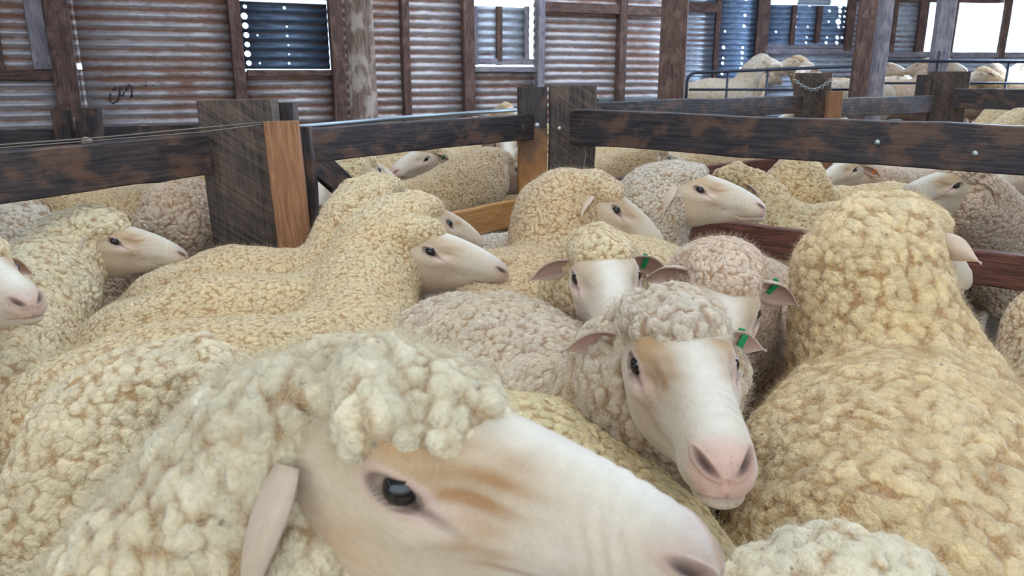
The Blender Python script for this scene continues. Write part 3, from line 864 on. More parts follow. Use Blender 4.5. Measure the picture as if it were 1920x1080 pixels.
# ------------------------------------------------------------------ the shed
class Wall:
    def __init__(s, p0, p1):
        s.p0 = Vector((p0[0], p0[1], 0)); p1 = Vector((p1[0], p1[1], 0))
        s.x = (p1 - s.p0).normalized(); s.L = (p1 - s.p0).length
        s.n = Vector((s.x.y, -s.x.x, 0))         # toward the room (camera side)
        s.M = Matrix((s.x, -s.n, Vector((0, 0, 1)))).transposed().to_4x4(); s.M = Matrix.Translation(s.p0) @ s.M
    def s_of(s, u, v=142):
        o = Vector((0, 0, CAMZ)); d = at(u, v, 1.0) - o
        t = (s.p0 - o).dot(s.n) / d.dot(s.n)
        h = o + d * t
        return (h - s.p0).dot(s.x), h.z
    def sheet(s, name, rects, mat, off=0.0, amp=0.009, kind='structure'):
        V = []; Q = []
        for (s0, s1, z0, z1) in rects:
            nz = max(2, int((z1 - z0) / 0.076 * 8)); nx = max(2, int((s1 - s0) / 0.5) + 1)
            b0 = len(V)
            for i in range(nz + 1):
                z = z0 + (z1 - z0) * i / nz
                y = -amp * math.sin(2 * math.pi * z / 0.076)
                for j in range(nx + 1):
                    V.append((s0 + (s1 - s0) * j / nx, y, z))
            for i in range(nz):
                for j in range(nx):
                    a = b0 + i * (nx + 1) + j
                    Q.append((a, a + 1, a + nx + 2, a + nx + 1))
        me = bpy.data.meshes.new(name); me.from_pydata(V, [], Q); me.update()
        o = link(name, me, M[mat], None)
        o.matrix_world = s.M @ Matrix.Translation((0, off, 0))
        md = o.modifiers.new('sheet', 'SOLIDIFY'); md.thickness = 0.0015
        tag(o, kind=kind)
        return o
    def stick(s, name, u0, u1, v0, v1, T, mat, off=0.0, vert=True, kind='structure'):
        """timber on the wall given by its box on the photo"""
        if vert:
            um = (v0 + v1) / 2
            a, _ = s.s_of(u0, 100); b, _ = s.s_of(u1, 100); _, zt = s.s_of((u0 + u1) / 2, v0); _, zb = s.s_of((u0 + u1) / 2, v1)
            if v0 <= 0: zt = 3.1
            if v1 >= 200: zb = 0.0
            c = (a + b) / 2
            P0 = s.M @ Vector((c, -off - T / 2, zb)); P1 = s.M @ Vector((c, -off - T / 2, zt))
            o = bar(name, P0, P1, abs(b - a), T, mat, up=s.x)
        else:
            a, z1 = s.s_of(u0, v0); b, _ = s.s_of(u1, v0); _, z0 = s.s_of(u0, v1)
            _, za = s.s_of((u0 + u1) / 2, v0); _, zb = s.s_of((u0 + u1) / 2, v1)
            zc = (za + zb) / 2
            P0 = s.M @ Vector((a, -off - T / 2, zc)); P1 = s.M @ Vector((b, -off - T / 2, zc))
            o = bar(name, P0, P1, abs(za - zb), T, mat)
        tag(o, kind=kind)
        return o

a_ = at(300, 142, 6.3); b_ = at(1230, 142, 8.3)
dd = (b_ - a_); dd.z = 0; dd.normalize()
W1 = Wall(a_ - dd * 3.6, b_ + dd * 0.30)
L1 = W1.L
def su(u, v=100): return W1.s_of(u, v)[0]
def zv(u, v): return W1.s_of(u, v)[1]
h1a, h1b = su(447), su(622); h2a, h2b = su(884), su(1000)
zs1 = zv(530, 134); zs2 = zv(940, 125); zt2 = zv(940, 12); zt2b = zv(940, 2)
k0, k1, kz0, kz1 = su(141), su(150), zv(145, 130), zv(145, 119)
W1.sheet('wall_back', [(0, k0, 0, 3.1), (k1, h1a, 0, 3.1), (k0, k1, 0, kz0), (k0, k1, kz1, 3.1), (h1a, h1b, 0, zs1), (h1b, h2a, 0, 3.1), (h2a, h2b, 0, zs2), (h2b, L1, 0, 3.1),
                       (h1a, h1b, zv(530, 0) + 0.01, 3.1), (h2a, h2b, zt2b + 0.05, 3.1)], 'iron')
# first hatch: bluish sheet full of nail holes, set back, light leaking round it
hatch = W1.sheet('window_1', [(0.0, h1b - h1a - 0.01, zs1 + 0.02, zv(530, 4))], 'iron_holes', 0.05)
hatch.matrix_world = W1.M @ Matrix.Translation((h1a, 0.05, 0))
hatch2 = W1.sheet('window_2', [(h2a + 0.0, h2b - 0.022, zs2 + 0.022, zt2)], 'iron_clean', 0.05)
n_ = 1
def trim(w, *a, **k):
    global n_
    o = w.stick('trim_%d' % n_, *a, **k); n_ += 1
    return o
for (u0, u1, m) in ((95, 140, 'stud'), (433, 455, 'stud'), (618, 642, 'stud'), (750, 764, 'stud'), (864, 884, 'stud'), (1002, 1014, 'greystud'), (1153, 1166, 'stud')):
    trim(W1, u0, u1, -20, 260, 0.09, m)
trim(W1, 60, 95, -20, 130, 0.05, 'greystud')
trim(W1, -60, 5, -20, 130, 0.05, 'stud')
trim(W1, -80, 130, 131, 150, 0.06, 'stud', vert=False)
trim(W1, 462, 620, 131, 143, 0.06, 'stud', vert=False)
trim(W1, 884, 1002, 126, 135, 0.06, 'greystud', vert=False)
trim(W1, 1005, 1240, 8, 27, 0.07, 'stud', vert=False)
trim(W1, 886, 895, 12, 122, 0.04, 'greystud', off=-0.03)
trim(W1, 932, 942, 12, 122, 0.04, 'stud', off=-0.03)
trim(W1, 985, 992, 12, 112, 0.04, 'greystud', off=-0.03)
trim(W1, 884, 1000, 110, 121, 0.04, 'greystud', off=-0.03, vert=False)
trim(W1, 1120, 1236, 184, 190, 0.03, 'galv', vert=False)

# second, farther stretch of back wall on the right, with the bright doorway
c_ = at(1270, 142, 11.6); e_ = at(2060, 142, 12.6)
W2 = Wall(c_ - (e_ - c_).normalized() * 1.2, e_)
L2 = W2.L
def su2(u, v=100): return W2.s_of(u, v)[0]
def zv2(u, v): return W2.s_of(u, v)[1]
o0 = su2(1722); zl = zv2(1780, 101); zu = zv2(1780, 4)
q0, q1, q2 = su2(1435), su2(1487), su2(1548)
qz0, qz1 = zv2(1500, 9), zv2(1500, -6)
W2.sheet('wall_back.001', [(0, su2(1345), 0, 3.1), (su2(1345), su2(1412), 0, zv2(1370, 170)), (su2(1412), q0, 0, 3.1), (q0, su2(1588), 0, zv2(1500, 90)), (q0, su2(1588), qz1, 3.1), (q1, q2, qz0, qz1), (su2(1588), o0, 0, 3.1), (o0, L2, 0, zl)], 'iron_clean')
W2.sheet('wall_back.002', [(o0, su2(1868), zu, 3.1)], 'iron_clean')
pan = W2.sheet('window_3', [(0, su2(1413) - su2(1340), zv2(1370, 175), 3.0)], 'iron_far', 0.0)
pan.matrix_world = W2.M @ Matrix.Translation((su2(1340), -0.03, 0))
pan = W2.sheet('window_4', [(0, su2(1590) - su2(1435), zv2(1500, 92), zv2(1500, 10))], 'iron_far', 0.0)
pan.matrix_world = W2.M @ Matrix.Translation((su2(1435), -0.03, 0))
for (u0, u1, v0, v1, m, v) in ((1334, 1343, 0, 200, 'stud', True), (1410, 1432, 0, 200, 'stud', True), (1474, 1482, 10, 85, 'stud', True),
        (1520, 1529, 12, 80, 'stud', True), (1575, 1590, 0, 96, 'stud', True), (1660, 1668, 0, 100, 'stud', True), (1708, 1724, 0, 100, 'stud', True),
        (1764, 1778, 0, 110, 'stud', True), (1864, 1876, 0, 110, 'stud', True)):
    trim(W2, u0, u1, v0, v1, 0.06, m, off=0.04, vert=v)
trim(W2, 1432, 1610, 92, 102, 0.06, 'greystud', off=0.04, vert=False)
trim(W2, 1610, 1960, 98, 108, 0.06, 'greystud', off=0.04, vert=False)
trim(W2, 1432, 1590, 84, 91, 0.04, 'greystud', off=0.04, vert=False)
trim(W2, 1280, 1345, 5, 24, 0.06, 'stud', off=0.04, vert=False)
trim(W2, 1600, 1870, -10, 5, 0.06, 'stud', off=0.04, vert=False)

def slab(name, x0, x1, y0, y1, z0, z1, mat, kind='structure'):
    me = bpy.data.meshes.new(name)
    V = [(x, y, z) for x in (x0, x1) for y in (y0, y1) for z in (z0, z1)]
    me.from_pydata(V, [], [(0, 1, 3, 2), (4, 6, 7, 5), (0, 4, 5, 1), (2, 3, 7, 6), (0, 2, 6, 4), (1, 5, 7, 3)])
    me.update()
    o = link(name, me, M[mat], None, smooth=False)
    if kind: o['kind'] = kind
    return o
# return wall joining the two back walls, side walls, unseen roof with open bays added for light
pr = W1.M @ Vector((L1, 0, 0)); pq = W2.p0
WR = Wall(pr, pq); WR.sheet('wall_return', [(0, WR.L, 0, 3.1)], 'iron')
WL = Wall((W1.p0.x, -2.4), (W1.p0.x, W1.p0.y)); WL.sheet('wall_left', [(0, WL.L, 0, 3.1)], 'iron')
WX = Wall((9.2, 12.9), (9.2, -2.4)); WX.sheet('wall_right', [(1.0, 2.6, 0, 3.1), (5.2, WX.L, 0, 3.1), (2.6, 5.2, 0, 1.0), (2.6, 5.2, 2.9, 3.1)], 'iron')
slab('floor', -6.2, 9.4, -2.6, 13.2, -0.08, 0.0, 'floorwood')
slab('ground_outside', -60, 60, -60, 80, -0.9, -0.85, 'ground')
for i, (x0, x1, y0, y1) in enumerate(((-6.3, -2.0, -2.6, 3.2), (2.4, 9.4, -2.6, 3.2), (-2.0, 2.4, -2.6, 0.1), (-6.3, 9.4, 3.2, 4.8), (-6.3, -1.6, 4.8, 8.4), (4.6, 9.4, 4.8, 8.4), (-6.3, 9.4, 8.4, 13.3))):
    slab('ceiling' if i == 0 else 'ceiling.%03d' % i, x0, x1, y0, y1, 3.5, 3.53, 'iron_clean')
slab('floor_raised', 1.95, 9.2, 8.15, 12.3, 0.0, 0.42, 'floorwood')

# ------------------------------------------------------------------ roof posts
def roundpost():
    c = at(679, 142, 5.2)
    V = []; Q = []; seg = 22; rows = 40
    for i in range(rows + 1):
        z = 3.5 * i / rows
        for j in range(seg):
            th = 2 * math.pi * j / seg
            r = 0.098 * (1 - 0.05 * z) * (1 + 0.06 * mnoise.noise((math.cos(th) * 1.5, math.sin(th) * 1.5, z * 1.3)) + 0.03 * mnoise.noise((math.cos(th) * 6, math.sin(th) * 6, z * 3)))
            V.append((z, r * math.cos(th), r * math.sin(th)))
    for i in range(rows):
        for j in range(seg):
            Q.append((i * seg + j, i * seg + (j + 1) % seg, (i + 1) * seg + (j + 1) % seg, (i + 1) * seg + j))
    Q += [tuple(range(seg))[::-1], tuple(range(rows * seg, rows * seg + seg))]
    me = bpy.data.meshes.new('roof_post'); me.from_pydata(V, [], Q); me.update()
    o = link('roof_post', me, M['barkpost'], None)
    o.matrix_world = Matrix.Translation((c.x, c.y, 0)) @ Matrix.Rotation(-math.pi / 2, 4, 'Y')
    return tag(o, 'round timber roof post with flaking pale bark, left of the gate', 'post')
roundpost()

def roofpost(u0, u1, d, T, mat, label, yaw=0.0, z0=0.0):
    a = at(u0, 100, d); b = at(u1, 100, d); w = (b - a).length; c = (a + b) / 2
    o = bar('roof_post', (c.x, c.y, z0), (c.x, c.y, 3.5), w, T, mat, up=Vector((math.cos(yaw), -math.sin(yaw), 0)))
    return tag(o, label, 'post')
roofpost(1238, 1286, 6.4, 0.16, 'stud', 'square brown roof post behind the long right-hand rail', 0.25)
roofpost(1603, 1632, 7.4, 0.12, 'stud', 'brown roof post bolted beside a grey one near the bright opening', 0.2)
roofpost(1634, 1662, 7.5, 0.12, 'greystud', 'grey weathered roof post bolted beside a brown one', 0.2)
roofpost(1748, 1776, 8.0, 0.12, 'greystud', 'slim grey roof post just left of the bright opening', 0.1, 0.0)

# ------------------------------------------------------------------ near gate post on the left, planks
d0 = 2.30
p = post('gate_post', 376, 514, 187, d0, 0.085, 'sawn', lean=-0.02)
tag(p, 'wide dark saw-marked gate post left of the diagonal-braced gate', 'post')
p = post('fence_post', 512, 551, 192, d0 + 0.10, 0.07, 'greasy')
tag(p, 'narrow dark post tucked behind the wide saw-marked post', 'post')
p = post('plank', 497, 560, 227, d0 - 0.075, 0.035, 'orange', lean=-0.03)
tag(p, 'bare orange-brown upright plank nailed to the wide dark post', 'plank')

# ------------------------------------------------------------------ gate
def lerp_at(u0, v0, d0_, u1, v1, d1_): return at(u0, v0, d0_), at(u1, v1, d1_)
gate = empty('gate', at(560, 300, 2.42) * 1.0)
gate.location.z = 0
tag(gate, 'timber pen gate with diagonal brace and honey-coloured bottom board', 'gate')
gA = at(556, 271, 2.42); gB = at(1000, 239, 3.40)
gB.z = gA.z = (gA.z + gB.z) / 2
gx = (gB - gA).normalized()
bar('top_rail', gA - gx * 0.02, gB - gx * 0.02, 0.108, 0.035, 'greasy', gate)
bb = 0.575
bar('bottom_board', (gA.x, gA.y, bb), (gB.x, gB.y, bb), 0.115, 0.03, 'honey', gate)
off = Vector((gx.y, -gx.x, 0)) * 0.034
bar('brace', gA + off * 0.0 + Vector((0.02, 0.03, 0.03)) * 0 + gx * 0.02 + Vector((0, 0, -0.01)), gA + gx * 0.62 + Vector((0, 0, -0.52)), 0.085, 0.03, 'greasy', gate)
st = bar('stile', (gB.x + 0.0, gB.y, 0.12), at(998, 163, 3.36), 0.125, 0.06, 'stile', gate, up=Vector((1, 0.1, 0)))
bar('stile', (gA.x + 0.02, gA.y + 0.02, 0.12), (gA.x + 0.02, gA.y + 0.02, gA.z + 0.06), 0.05, 0.06, 'greasy', gate, up=Vector((1, 0, 0)))
fn = Vector((0, -1, 0))
bolt(at(1007, 235, 3.315), fn, gate, 0.012)
bolt(at(978, 237, 3.315), fn, gate, 0.009)
pp_ = empty('rail_pipe', at(556, 237, 2.52)); 
tag(pp_, 'thin galvanised pipe running along the top of the gate', 'pipe')
tube('pipe', [at(540, 240, 2.50), at(760, 221, 2.95), at(968, 206, 3.46)], 0.0085, 'galv', pp_)
p = post('corner_post', 1029, 1116, 160, 3.42, 0.10, 'sawn')
tag(p, 'broad dark saw-marked corner post where the gate meets the right rail', 'post')
bolt(at(1049, 241, 3.365), fn, p, 0.011)
tube_o = tube('loose_wire', [at(1104, 238, 3.36), at(1092, 262, 3.35), at(1098, 290, 3.35), at(1090, 340, 3.355), at(1088, 392, 3.36)], 0.0022, 'wire')
tag(tube_o, 'loose wire hanging down the face of the corner post', 'wire')
tw = tube('loose_wire', [at(1098, 270, 3.352), at(1108, 258, 3.35), at(1116, 250, 3.345)], 0.0018, 'wire', tube_o)
tw.name = 'wire_end'

# ------------------------------------------------------------------ right hand fence close to the camera
fr = empty('pen_fence', at(1500, 250, 2.85)); fr.location.z = 0
tag(fr, 'long dark greasy two-rail fence crossing the right half', 'fence')
rA = at(1074, 238, 3.33); rB = at(1920, 279, 2.34)
zz = (rA.z + rB.z) / 2; rA.z = zz; rB.z = zz
rd = (rB - rA).normalized()
bar('top_rail', rA, rA + rd * 2.35, 0.148, 0.05, 'greasy', fr, wob=0.01)
lz = 0.555
bar('lower_rail', (rA.x, rA.y, lz), (rA.x + rd.x * 2.35, rA.y + rd.y * 2.35, lz), 0.11, 0.045, 'redwood', fr, wob=0.01)
rn = Vector((rd.y, -rd.x, 0))
for (u, v) in ((1645, 267), (1828, 288)):
    # point on the rail face
    o = Vector((0, 0, CAMZ)); dr = at(u, v, 1) - o
    q0 = rA + rn * 0.030
    t_ = (q0 - o).dot(rn) / dr.dot(rn)
    bolt(o + dr * t_, rn, fr, 0.010)
ep_ = rA + rd * 2.3
bar('post', (ep_.x - rn.x * 0.07, ep_.y - rn.y * 0.07, 0), (ep_.x - rn.x * 0.07, ep_.y - rn.y * 0.07, zz + 0.12), 0.1, 0.09, 'sawn', fr, up=rd)

# ------------------------------------------------------------------ left rail
fl_ = empty('pen_fence', at(200, 300, 2.0)); fl_.location.z = 0
tag(fl_, 'dark brown-blotched rail running left from the wide post', 'fence')
lA = at(384, 291, 2.27); lB = at(0, 330, 1.79); zz = (lA.z + lB.z) / 2; lA.z = lB.z = zz
ld = (lB - lA).normalized()
lC = lA + ld * 0.95
bar('top_rail', lA, lC, 0.118, 0.045, 'greasy', fl_, wob=0.008)
bar('lower_rail', (lA.x, lA.y, 0.50), (lC.x, lC.y, 0.50), 0.10, 0.04, 'redwood', fl_, wob=0.008)
lD = Vector((lC.x - 2.6, lC.y + 0.1, lC.z))
bar('post', (lC.x, lC.y, 0), (lC.x, lC.y, zz + 0.14), 0.10, 0.10, 'sawn', fl_)
bar('top_rail', lC, lD, 0.118, 0.045, 'greasy', fl_, wob=0.008)
bar('lower_rail', (lC.x, lC.y, 0.50), (lD.x, lD.y, 0.50), 0.10, 0.04, 'redwood', fl_, wob=0.008)
wr = empty('fence_wire', at(376, 240, 2.2)); tag(wr, 'twisted pair of wires strung above the left rail to the wide post', 'wire')
tube('strand', [at(-60, 276, 1.72), at(200, 257, 2.0), at(376, 240, 2.215), at(505, 228, 2.23)], 0.0020, 'wire', wr)
tube('strand', [at(-60, 282, 1.72), at(200, 262, 2.0), at(376, 248, 2.215), at(440, 240, 2.215), at(500, 232, 2.23)], 0.0018, 'wire', wr)

# ------------------------------------------------------------------ fence beyond, running back to the right
fb = empty('pen_fence', at(1300, 250, 4.6)); fb.location.z = 0
tag(fb, 'dark rail fence running away behind the corner post to the chained post', 'fence')
bA = at(1110, 213, 3.95); bB = at(1500, 196, 5.25); zz = (bA.z + bB.z) / 2
bA.z = bB.z = zz
bar('top_rail', bA, bB, 0.115, 0.04, 'greasy', fb)
bar('lower_rail', (bA.x, bA.y, 0.56), (bB.x, bB.y, 0.56), 0.125, 0.04, 'redwood', fb)
p = post('fence_post', 1497, 1556, 137, 5.3, 0.12, 'sawn'); tag(p, 'thick dark fence post with a chain wrapped around it', 'post')
# chain looped on that post
ch = empty('chain', at(1525, 160, 5.2)); tag(ch, 'steel chain looped round the thick dark fence post', 'chain')
for i in range(16):
    tt = i / 15.0
    c = at(1490 + 68 * tt, 150 + 26 * math.sin(tt * math.pi) * (1 if i % 2 else 0.96) * 0.7, 5.215)
    ring = []
    for k in range(14):
        th = 2 * math.pi * k / 14
        if i % 2: ring.append(c + Vector((0.013 * math.cos(th), 0.0, 0.008 * math.sin(th))))
        else: ring.append(c + Vector((0.013 * math.cos(th), 0.008 * math.sin(th), 0.002)))
    tube('link', ring, 0.003, 'bolt', ch, seg=6, cyclic=True)
p = post('fence_post', 1552, 1578, 171, 5.15, 0.06, 'orange'); tag(p, 'short orange-brown post just right of the chained post', 'post')
fc = empty('pen_fence', at(1655, 200, 5.6)); fc.location.z = 0
tag(fc, 'dark rail between the chained post and the pair of dark posts', 'fence')
cA = at(1572, 204, 5.3); cB = at(1745, 193, 6.05); zz = (cA.z + cB.z) / 2; cA.z = cB.z = zz
bar('top_rail', cA, cB, 0.13, 0.04, 'greasy', fc)
bar('lower_rail', (cA.x, cA.y, 0.55), (cB.x, cB.y, 0.55), 0.12, 0.04, 'redwood', fc)
p = post('fence_post', 1724, 1743, 140, 6.1, 0.08, 'greasy'); tag(p, 'left dark post of the pair at the far right fence corner', 'post')
p = post('fence_post', 1746, 1815, 134, 6.15, 0.10, 'sawn'); tag(p, 'wide bluish dark post at the far right fence corner', 'post')
fd = empty('pen_fence', at(1860, 190, 5.8)); fd.location.z = 0
tag(fd, 'dark blue-shaded rail leaving the frame at the far right', 'fence')
dA = at(1790, 186, 6.0); dB = at(1990, 187, 5.5); zz = (dA.z + dB.z) / 2; dA.z = dB.z = zz
bar('top_rail', dA, dB, 0.15, 0.045, 'greasy', fd)
bar('lower_rail', (dA.x, dA.y, 0.55), (dB.x, dB.y, 0.55), 0.12, 0.04, 'redwood', fd)

# ------------------------------------------------------------------ far left fence
fe = empty('pen_fence', at(200, 250, 4.6)); fe.location.z = 0
tag(fe, 'low dark fence in front of the rusty wall at the far left', 'fence')
eA = at(-120, 262, 4.2); eB = at(385, 250, 5.0); zz = (eA.z + eB.z) / 2; eA.z = eB.z = zz
bar('top_rail', eA, eB, 0.10, 0.04, 'greasy', fe)
bar('lower_rail', (eA.x, eA.y, 0.5), (eB.x, eB.y, 0.5), 0.1, 0.04, 'redwood', fe)
for (u0, u1, v) in ((99, 130, 207), (143, 186, 203)):
    a = at(u0, v, 4.4); b = at(u1, v, 4.4); c = (a + b) / 2
    bar('post', (c.x + (0.02 if u0 < 110 else -0.02), c.y, 0), (c.x, c.y, c.z), (b - a).length, 0.06, 'greasy', fe, up=(1, 0, 0))

# ------------------------------------------------------------------ tubular steel hurdles on the raised far floor
def hurdle(label, u0, u1, vt0, vt1, vl, d, ups, z0):
    o = empty('steel_hurdle', at((u0 + u1) / 2, 150, d)); o.location.z = z0
    tag(o, label, 'hurdle')
    A = at(u0, vt0, d); B = at(u1, vt1, d)
    r = 0.05
    pts = [Vector((A.x, A.y, z0))]
    for k in range(6):
        th = math.pi / 2 * k / 5
        pts.append(Vector((A.x + 0.09 * (1 - math.cos(th)), A.y, A.z - 0.09 + 0.09 * math.sin(th))))
    pts += [B + Vector((-0.02, 0, 0)), Vector((B.x, B.y, B.z - 0.02)), Vector((B.x, B.y, z0))]
    tube('frame', pts, 0.016, 'darkpipe', o)
    Lw = at(u0 + 3, vl, d); Lw2 = at(u1, vl, d)
    tube('crossbar', [Lw, Lw2], 0.012, 'darkpipe', o)
    for (u, vtop) in ups:
        a = at(u, vtop, d)
        tube('upright', [Vector((a.x, a.y, z0)), a], 0.012, 'darkpipe', o)
    return o
hurdle('dark tubular steel hurdle in front of the bluish iron wall', 1289, 1608, 136, 124, 168, 7.6, [(1365, 134), (1440, 130)], 0.0)
hurdle('dark tubular steel hurdle below the bright white opening', 1650, 1990, 114, 116, 156, 7.9, [(1762, 95), (1892, 116)], 0.0)

# black painted scrawl on the wall
def scrawl():
    strokes = [[(207, 175), (205, 187), (212, 194), (221, 188), (224, 174), (226, 163)], [(224, 175), (231, 181), (233, 172)],
               [(236, 170), (242, 159), (248, 161), (247, 176), (246, 183)], [(212, 170), (216, 163)], [(272, 161), (275, 160)], [(286, 160), (288, 160)]]
    o = empty('painted_mark', W1.M @ Vector((su(225), -0.02, zv(225, 175))))
    tag(o, 'scrawled black paint mark on the rusty iron wall', 'mark')
    for s_ in strokes:
        pts = [W1.M @ Vector((W1.s_of(u, v)[0], -0.0115, W1.s_of(u, v)[1])) for (u, v) in s_]
        tube('stroke', pts, 0.0065, 'paint', o, seg=6)
scrawl()

# ------------------------------------------------------------------ sheep
def hf(eu, ev, ed, nu, nv, nd, side, roll=0.0, sc=1.0):
    return frame_from(at(eu, ev, ed), at(nu, nv, nd), side, math.radians(roll), sc)

CREAM = (0.66, 0.51, 0.30); TAN = (0.60, 0.44, 0.26); YEL = (0.69, 0.52, 0.29); GREY = (0.56, 0.47, 0.37); WHITE = (0.76, 0.70, 0.58); PINK = (0.61, 0.45, 0.32)
HQ = dict(nu=150, nv=130)

sheep('closest sheep, huge head in profile facing right across the bottom', -0.38, 0.20, 50,
      hf(742, 922, 0.47, 1285, 1042, 0.458, -1, 0, 0.94), mat='wool_curl', h=0.005, seed=11, tint=(0.67, 0.57, 0.40), ruff=1.1, neck_r=0.125, length=0.72,
      hd=dict(nu=240, nv=200, tan=1.15, pink=0.35, dark=0.3), ears=dict(droop=1.9, back=0.2, twist=0.45, Wd=0.036, L=0.11), hs=0.94, fuzz=70000, topknot=0.93, tk=(0.015, 0.080))
sheep('front-facing sheep with bare white nose and ruffled grey wool, right of centre', 0.15, 1.18, -56,
      hf(1190, 684, 0.93, 1352, 862, 0.775, -1), mat='wool_curl', h=0.006, seed=12, tint=(0.62, 0.50, 0.37), width=1.1, back=0.73, length=0.62, ruff=1.12, cheek=1.35, neck_r=0.14,
      tk=(-0.02, 0.052), hd=dict(tan=1.2, pink=0.9, **HQ), ears=dict(droop=0.1, back=0.35, Wd=0.020, L=0.085), tags=[(1, 'tag_green', 0.55)], fuzz=30000)
sheep('sheep peering over at camera, snout hidden, green tag in its right-hand ear', 0.21, 1.80, -112,
      hf(1078, 522, 1.47, 1158, 600, 1.345, -1, 3), mat='wool_fine', h=0.008, seed=13, tint=CREAM, length=0.62, width=1.1, back=0.72, ruff=1.1,
      hd=dict(tan=0.35, pink=0.8, **HQ), ears=dict(droop=0.25, back=0.2), tags=[(1, 'tag_green', 0.35)], fuzz=15000)
sheep('sheep with bowed head between the ruffled one and the big back, green tag in ear', 0.48, 1.66, -112,
      hf(1420, 588, 1.36, 1345, 708, 1.27, 1, -8), mat='wool_fine', h=0.008, seed=14, tint=PINK, length=0.62, ruff=1.1,
      hd=dict(tan=0.35, **HQ), ears=dict(droop=0.25, back=0.1, Wd=0.030), tags=[(1, 'tag_green', 0.35)], fuzz=15000)
sheep('large yellow-fleeced sheep seen from behind, filling the right side', 0.72, 1.32, 63,
      hf(1728, 455, 1.58, 1815, 535, 1.72, 0), mat='wool_coarse', h=0.007, seed=15, tint=YEL, length=0.70, width=1.15, back=0.735, ruff=1.35, neck_r=0.175,
      hd=dict(tan=1.0, dark=0.4), ears=dict(droop=0.1, back=0.25, L=0.125, Wd=0.026), fuzz=60000, folds=0.10, topknot=1.2)
sheep('sheep at the bottom edge with only its pale woolly crown showing', 0.20, 0.40, 50,
      hf(1705, 1175, 0.70, 1880, 1225, 0.75, 0), mat='wool_coarse', h=0.006, seed=16, tint=(0.70, 0.60, 0.43), length=0.60, back=0.66, ruff=1.0, neck_r=0.125, arch=6,
      ears=dict(droop=-0.35, back=0.1, L=0.12, left=dict(droop=1.4, L=0.06)), tags=[(-1, 'tag_green', 0.6)], fuzz=30000, topknot=1.1)
sheep('yellow curly-backed sheep squeezed between the closest head and the ruffled sheep', 0.115, 0.775, -60,
      frame_from(Vector((0.15, 0.57, 0.50)), Vector((0.20, 0.44, 0.36)), 0), mat='wool_mid', h=0.007, seed=42, tint=(0.72, 0.58, 0.32), length=0.46, back=0.715, fuzz=15000)
sheep('long cream sheep in left foreground row, head in profile facing right', -0.36, 1.50, 27,
      hf(806, 472, 1.88, 930, 503, 1.92, -1, 0, 0.95), mat='wool_fine', h=0.007, seed=17, tint=CREAM, length=0.60, ruff=1.2,
      hd=dict(tan=0.5, dark=0.3, **HQ), ears=dict(droop=0.9, back=0.5, left=dict(droop=0.1)), fuzz=30000)
sheep('second sheep of the left row, woolly poll just behind the profile head', -0.43, 1.86, 27,
      hf(815, 415, 2.18, 880, 445, 2.3, 0), mat='wool_fine', h=0.010, seed=18, tint=CREAM, length=0.60, ruff=1.15, fuzz=10000)
sheep('third sheep of the left row, rounded crown beside the gate brace', -0.50, 2.14, 24,
      hf(738, 372, 2.42, 790, 390, 2.55, 0), mat='wool_fine', h=0.010, seed=19, tint=CREAM, length=0.56, ruff=1.15, fuzz=8000)
sheep('sheep at left edge with raised profile head facing right, white woolly crown', -1.07, 1.45, 18,
      hf(214, 453, 1.98, 322, 472, 2.07, -1, 0, 0.86), mat='wool_mid', h=0.008, seed=20, tint=(0.68, 0.57, 0.38), length=0.66, ruff=1.25, topknot=1.2, hs=0.88,
      hd=dict(tan=0.8, dark=0.3, **HQ), ears=dict(droop=0.35, back=-0.2), fuzz=20000)
sheep('sheep mostly cut off at left edge, only its pale snout poking in', -1.20, 0.98, 38,
      hf(-92, 524, 1.40, 42, 560, 1.37, -1, 0, 0.9), mat='wool_mid', h=0.010, seed=21, tint=CREAM, length=0.66, hd=dict(tan=0.9, dark=0.3))
sheep('fluffy sheep behind the closest one, rounded pale crown facing away', -0.64, 0.86, 12,
      hf(450, 765, 1.18, 540, 830, 1.22, 0, 0, 0.92), mat='wool_mid', h=0.007, seed=22, tint=(0.68, 0.56, 0.37), length=0.66, ruff=0.98, hs=0.92, neck_r=0.10, back=0.59, fuzz=25000, topknot=1.2, ears=dict(droop=1.5, L=0.07))
sheep('yellowish sheep cut off at lower left edge, only rounded rump showing', -1.22, 0.66, 178,
      frame_from(Vector((-1.55, 0.62, 0.85)), Vector((-1.73, 0.6, 0.78)), 0), mat='wool_fine', h=0.010, seed=23, tint=(0.70, 0.60, 0.36), length=0.70, back=0.69, fuzz=8000)
sheep('sheep in the bottom left corner, only a strip of back showing', -1.12, 0.40, 182,
      frame_from(Vector((-1.45, 0.36, 0.85)), Vector((-1.63, 0.32, 0.78)), 0), mat='wool_fine', h=0.010, seed=24, tint=(0.70, 0.60, 0.36), length=0.66, back=0.63)
sheep('sheep in the middle looking right, muzzle hidden behind a tan back', 0.13, 2.24, 62,
      hf(1156, 394, 2.30, 1228, 448, 2.38, -1), mat='wool_fine', h=0.010, seed=25, tint=TAN, length=0.52, ruff=1.15, ears=dict(droop=0.5, back=0.1), fuzz=12000)
sheep('sheep with raised profile head facing right before the long rail', 0.42, 2.52, -8,
      hf(1312, 356, 2.38, 1425, 388, 2.38, -1), mat='wool_fine', h=0.008, seed=26, tint=GREY, length=0.62, ruff=1.3, back=0.66,
      hd=dict(tan=0.7, pink=0.8, **HQ), ears=dict(droop=1.3, back=0.1, Wd=0.034, twist=0.5), fuzz=15000)
sheep('tan sheep at the far right edge beside the large yellow fleece', 1.14, 1.42, 80,
      hf(2110, 560, 1.75, 2200, 620, 1.85, 0), mat='wool_mid', h=0.010, seed=27, tint=TAN, length=0.70, back=0.66, fuzz=8000)
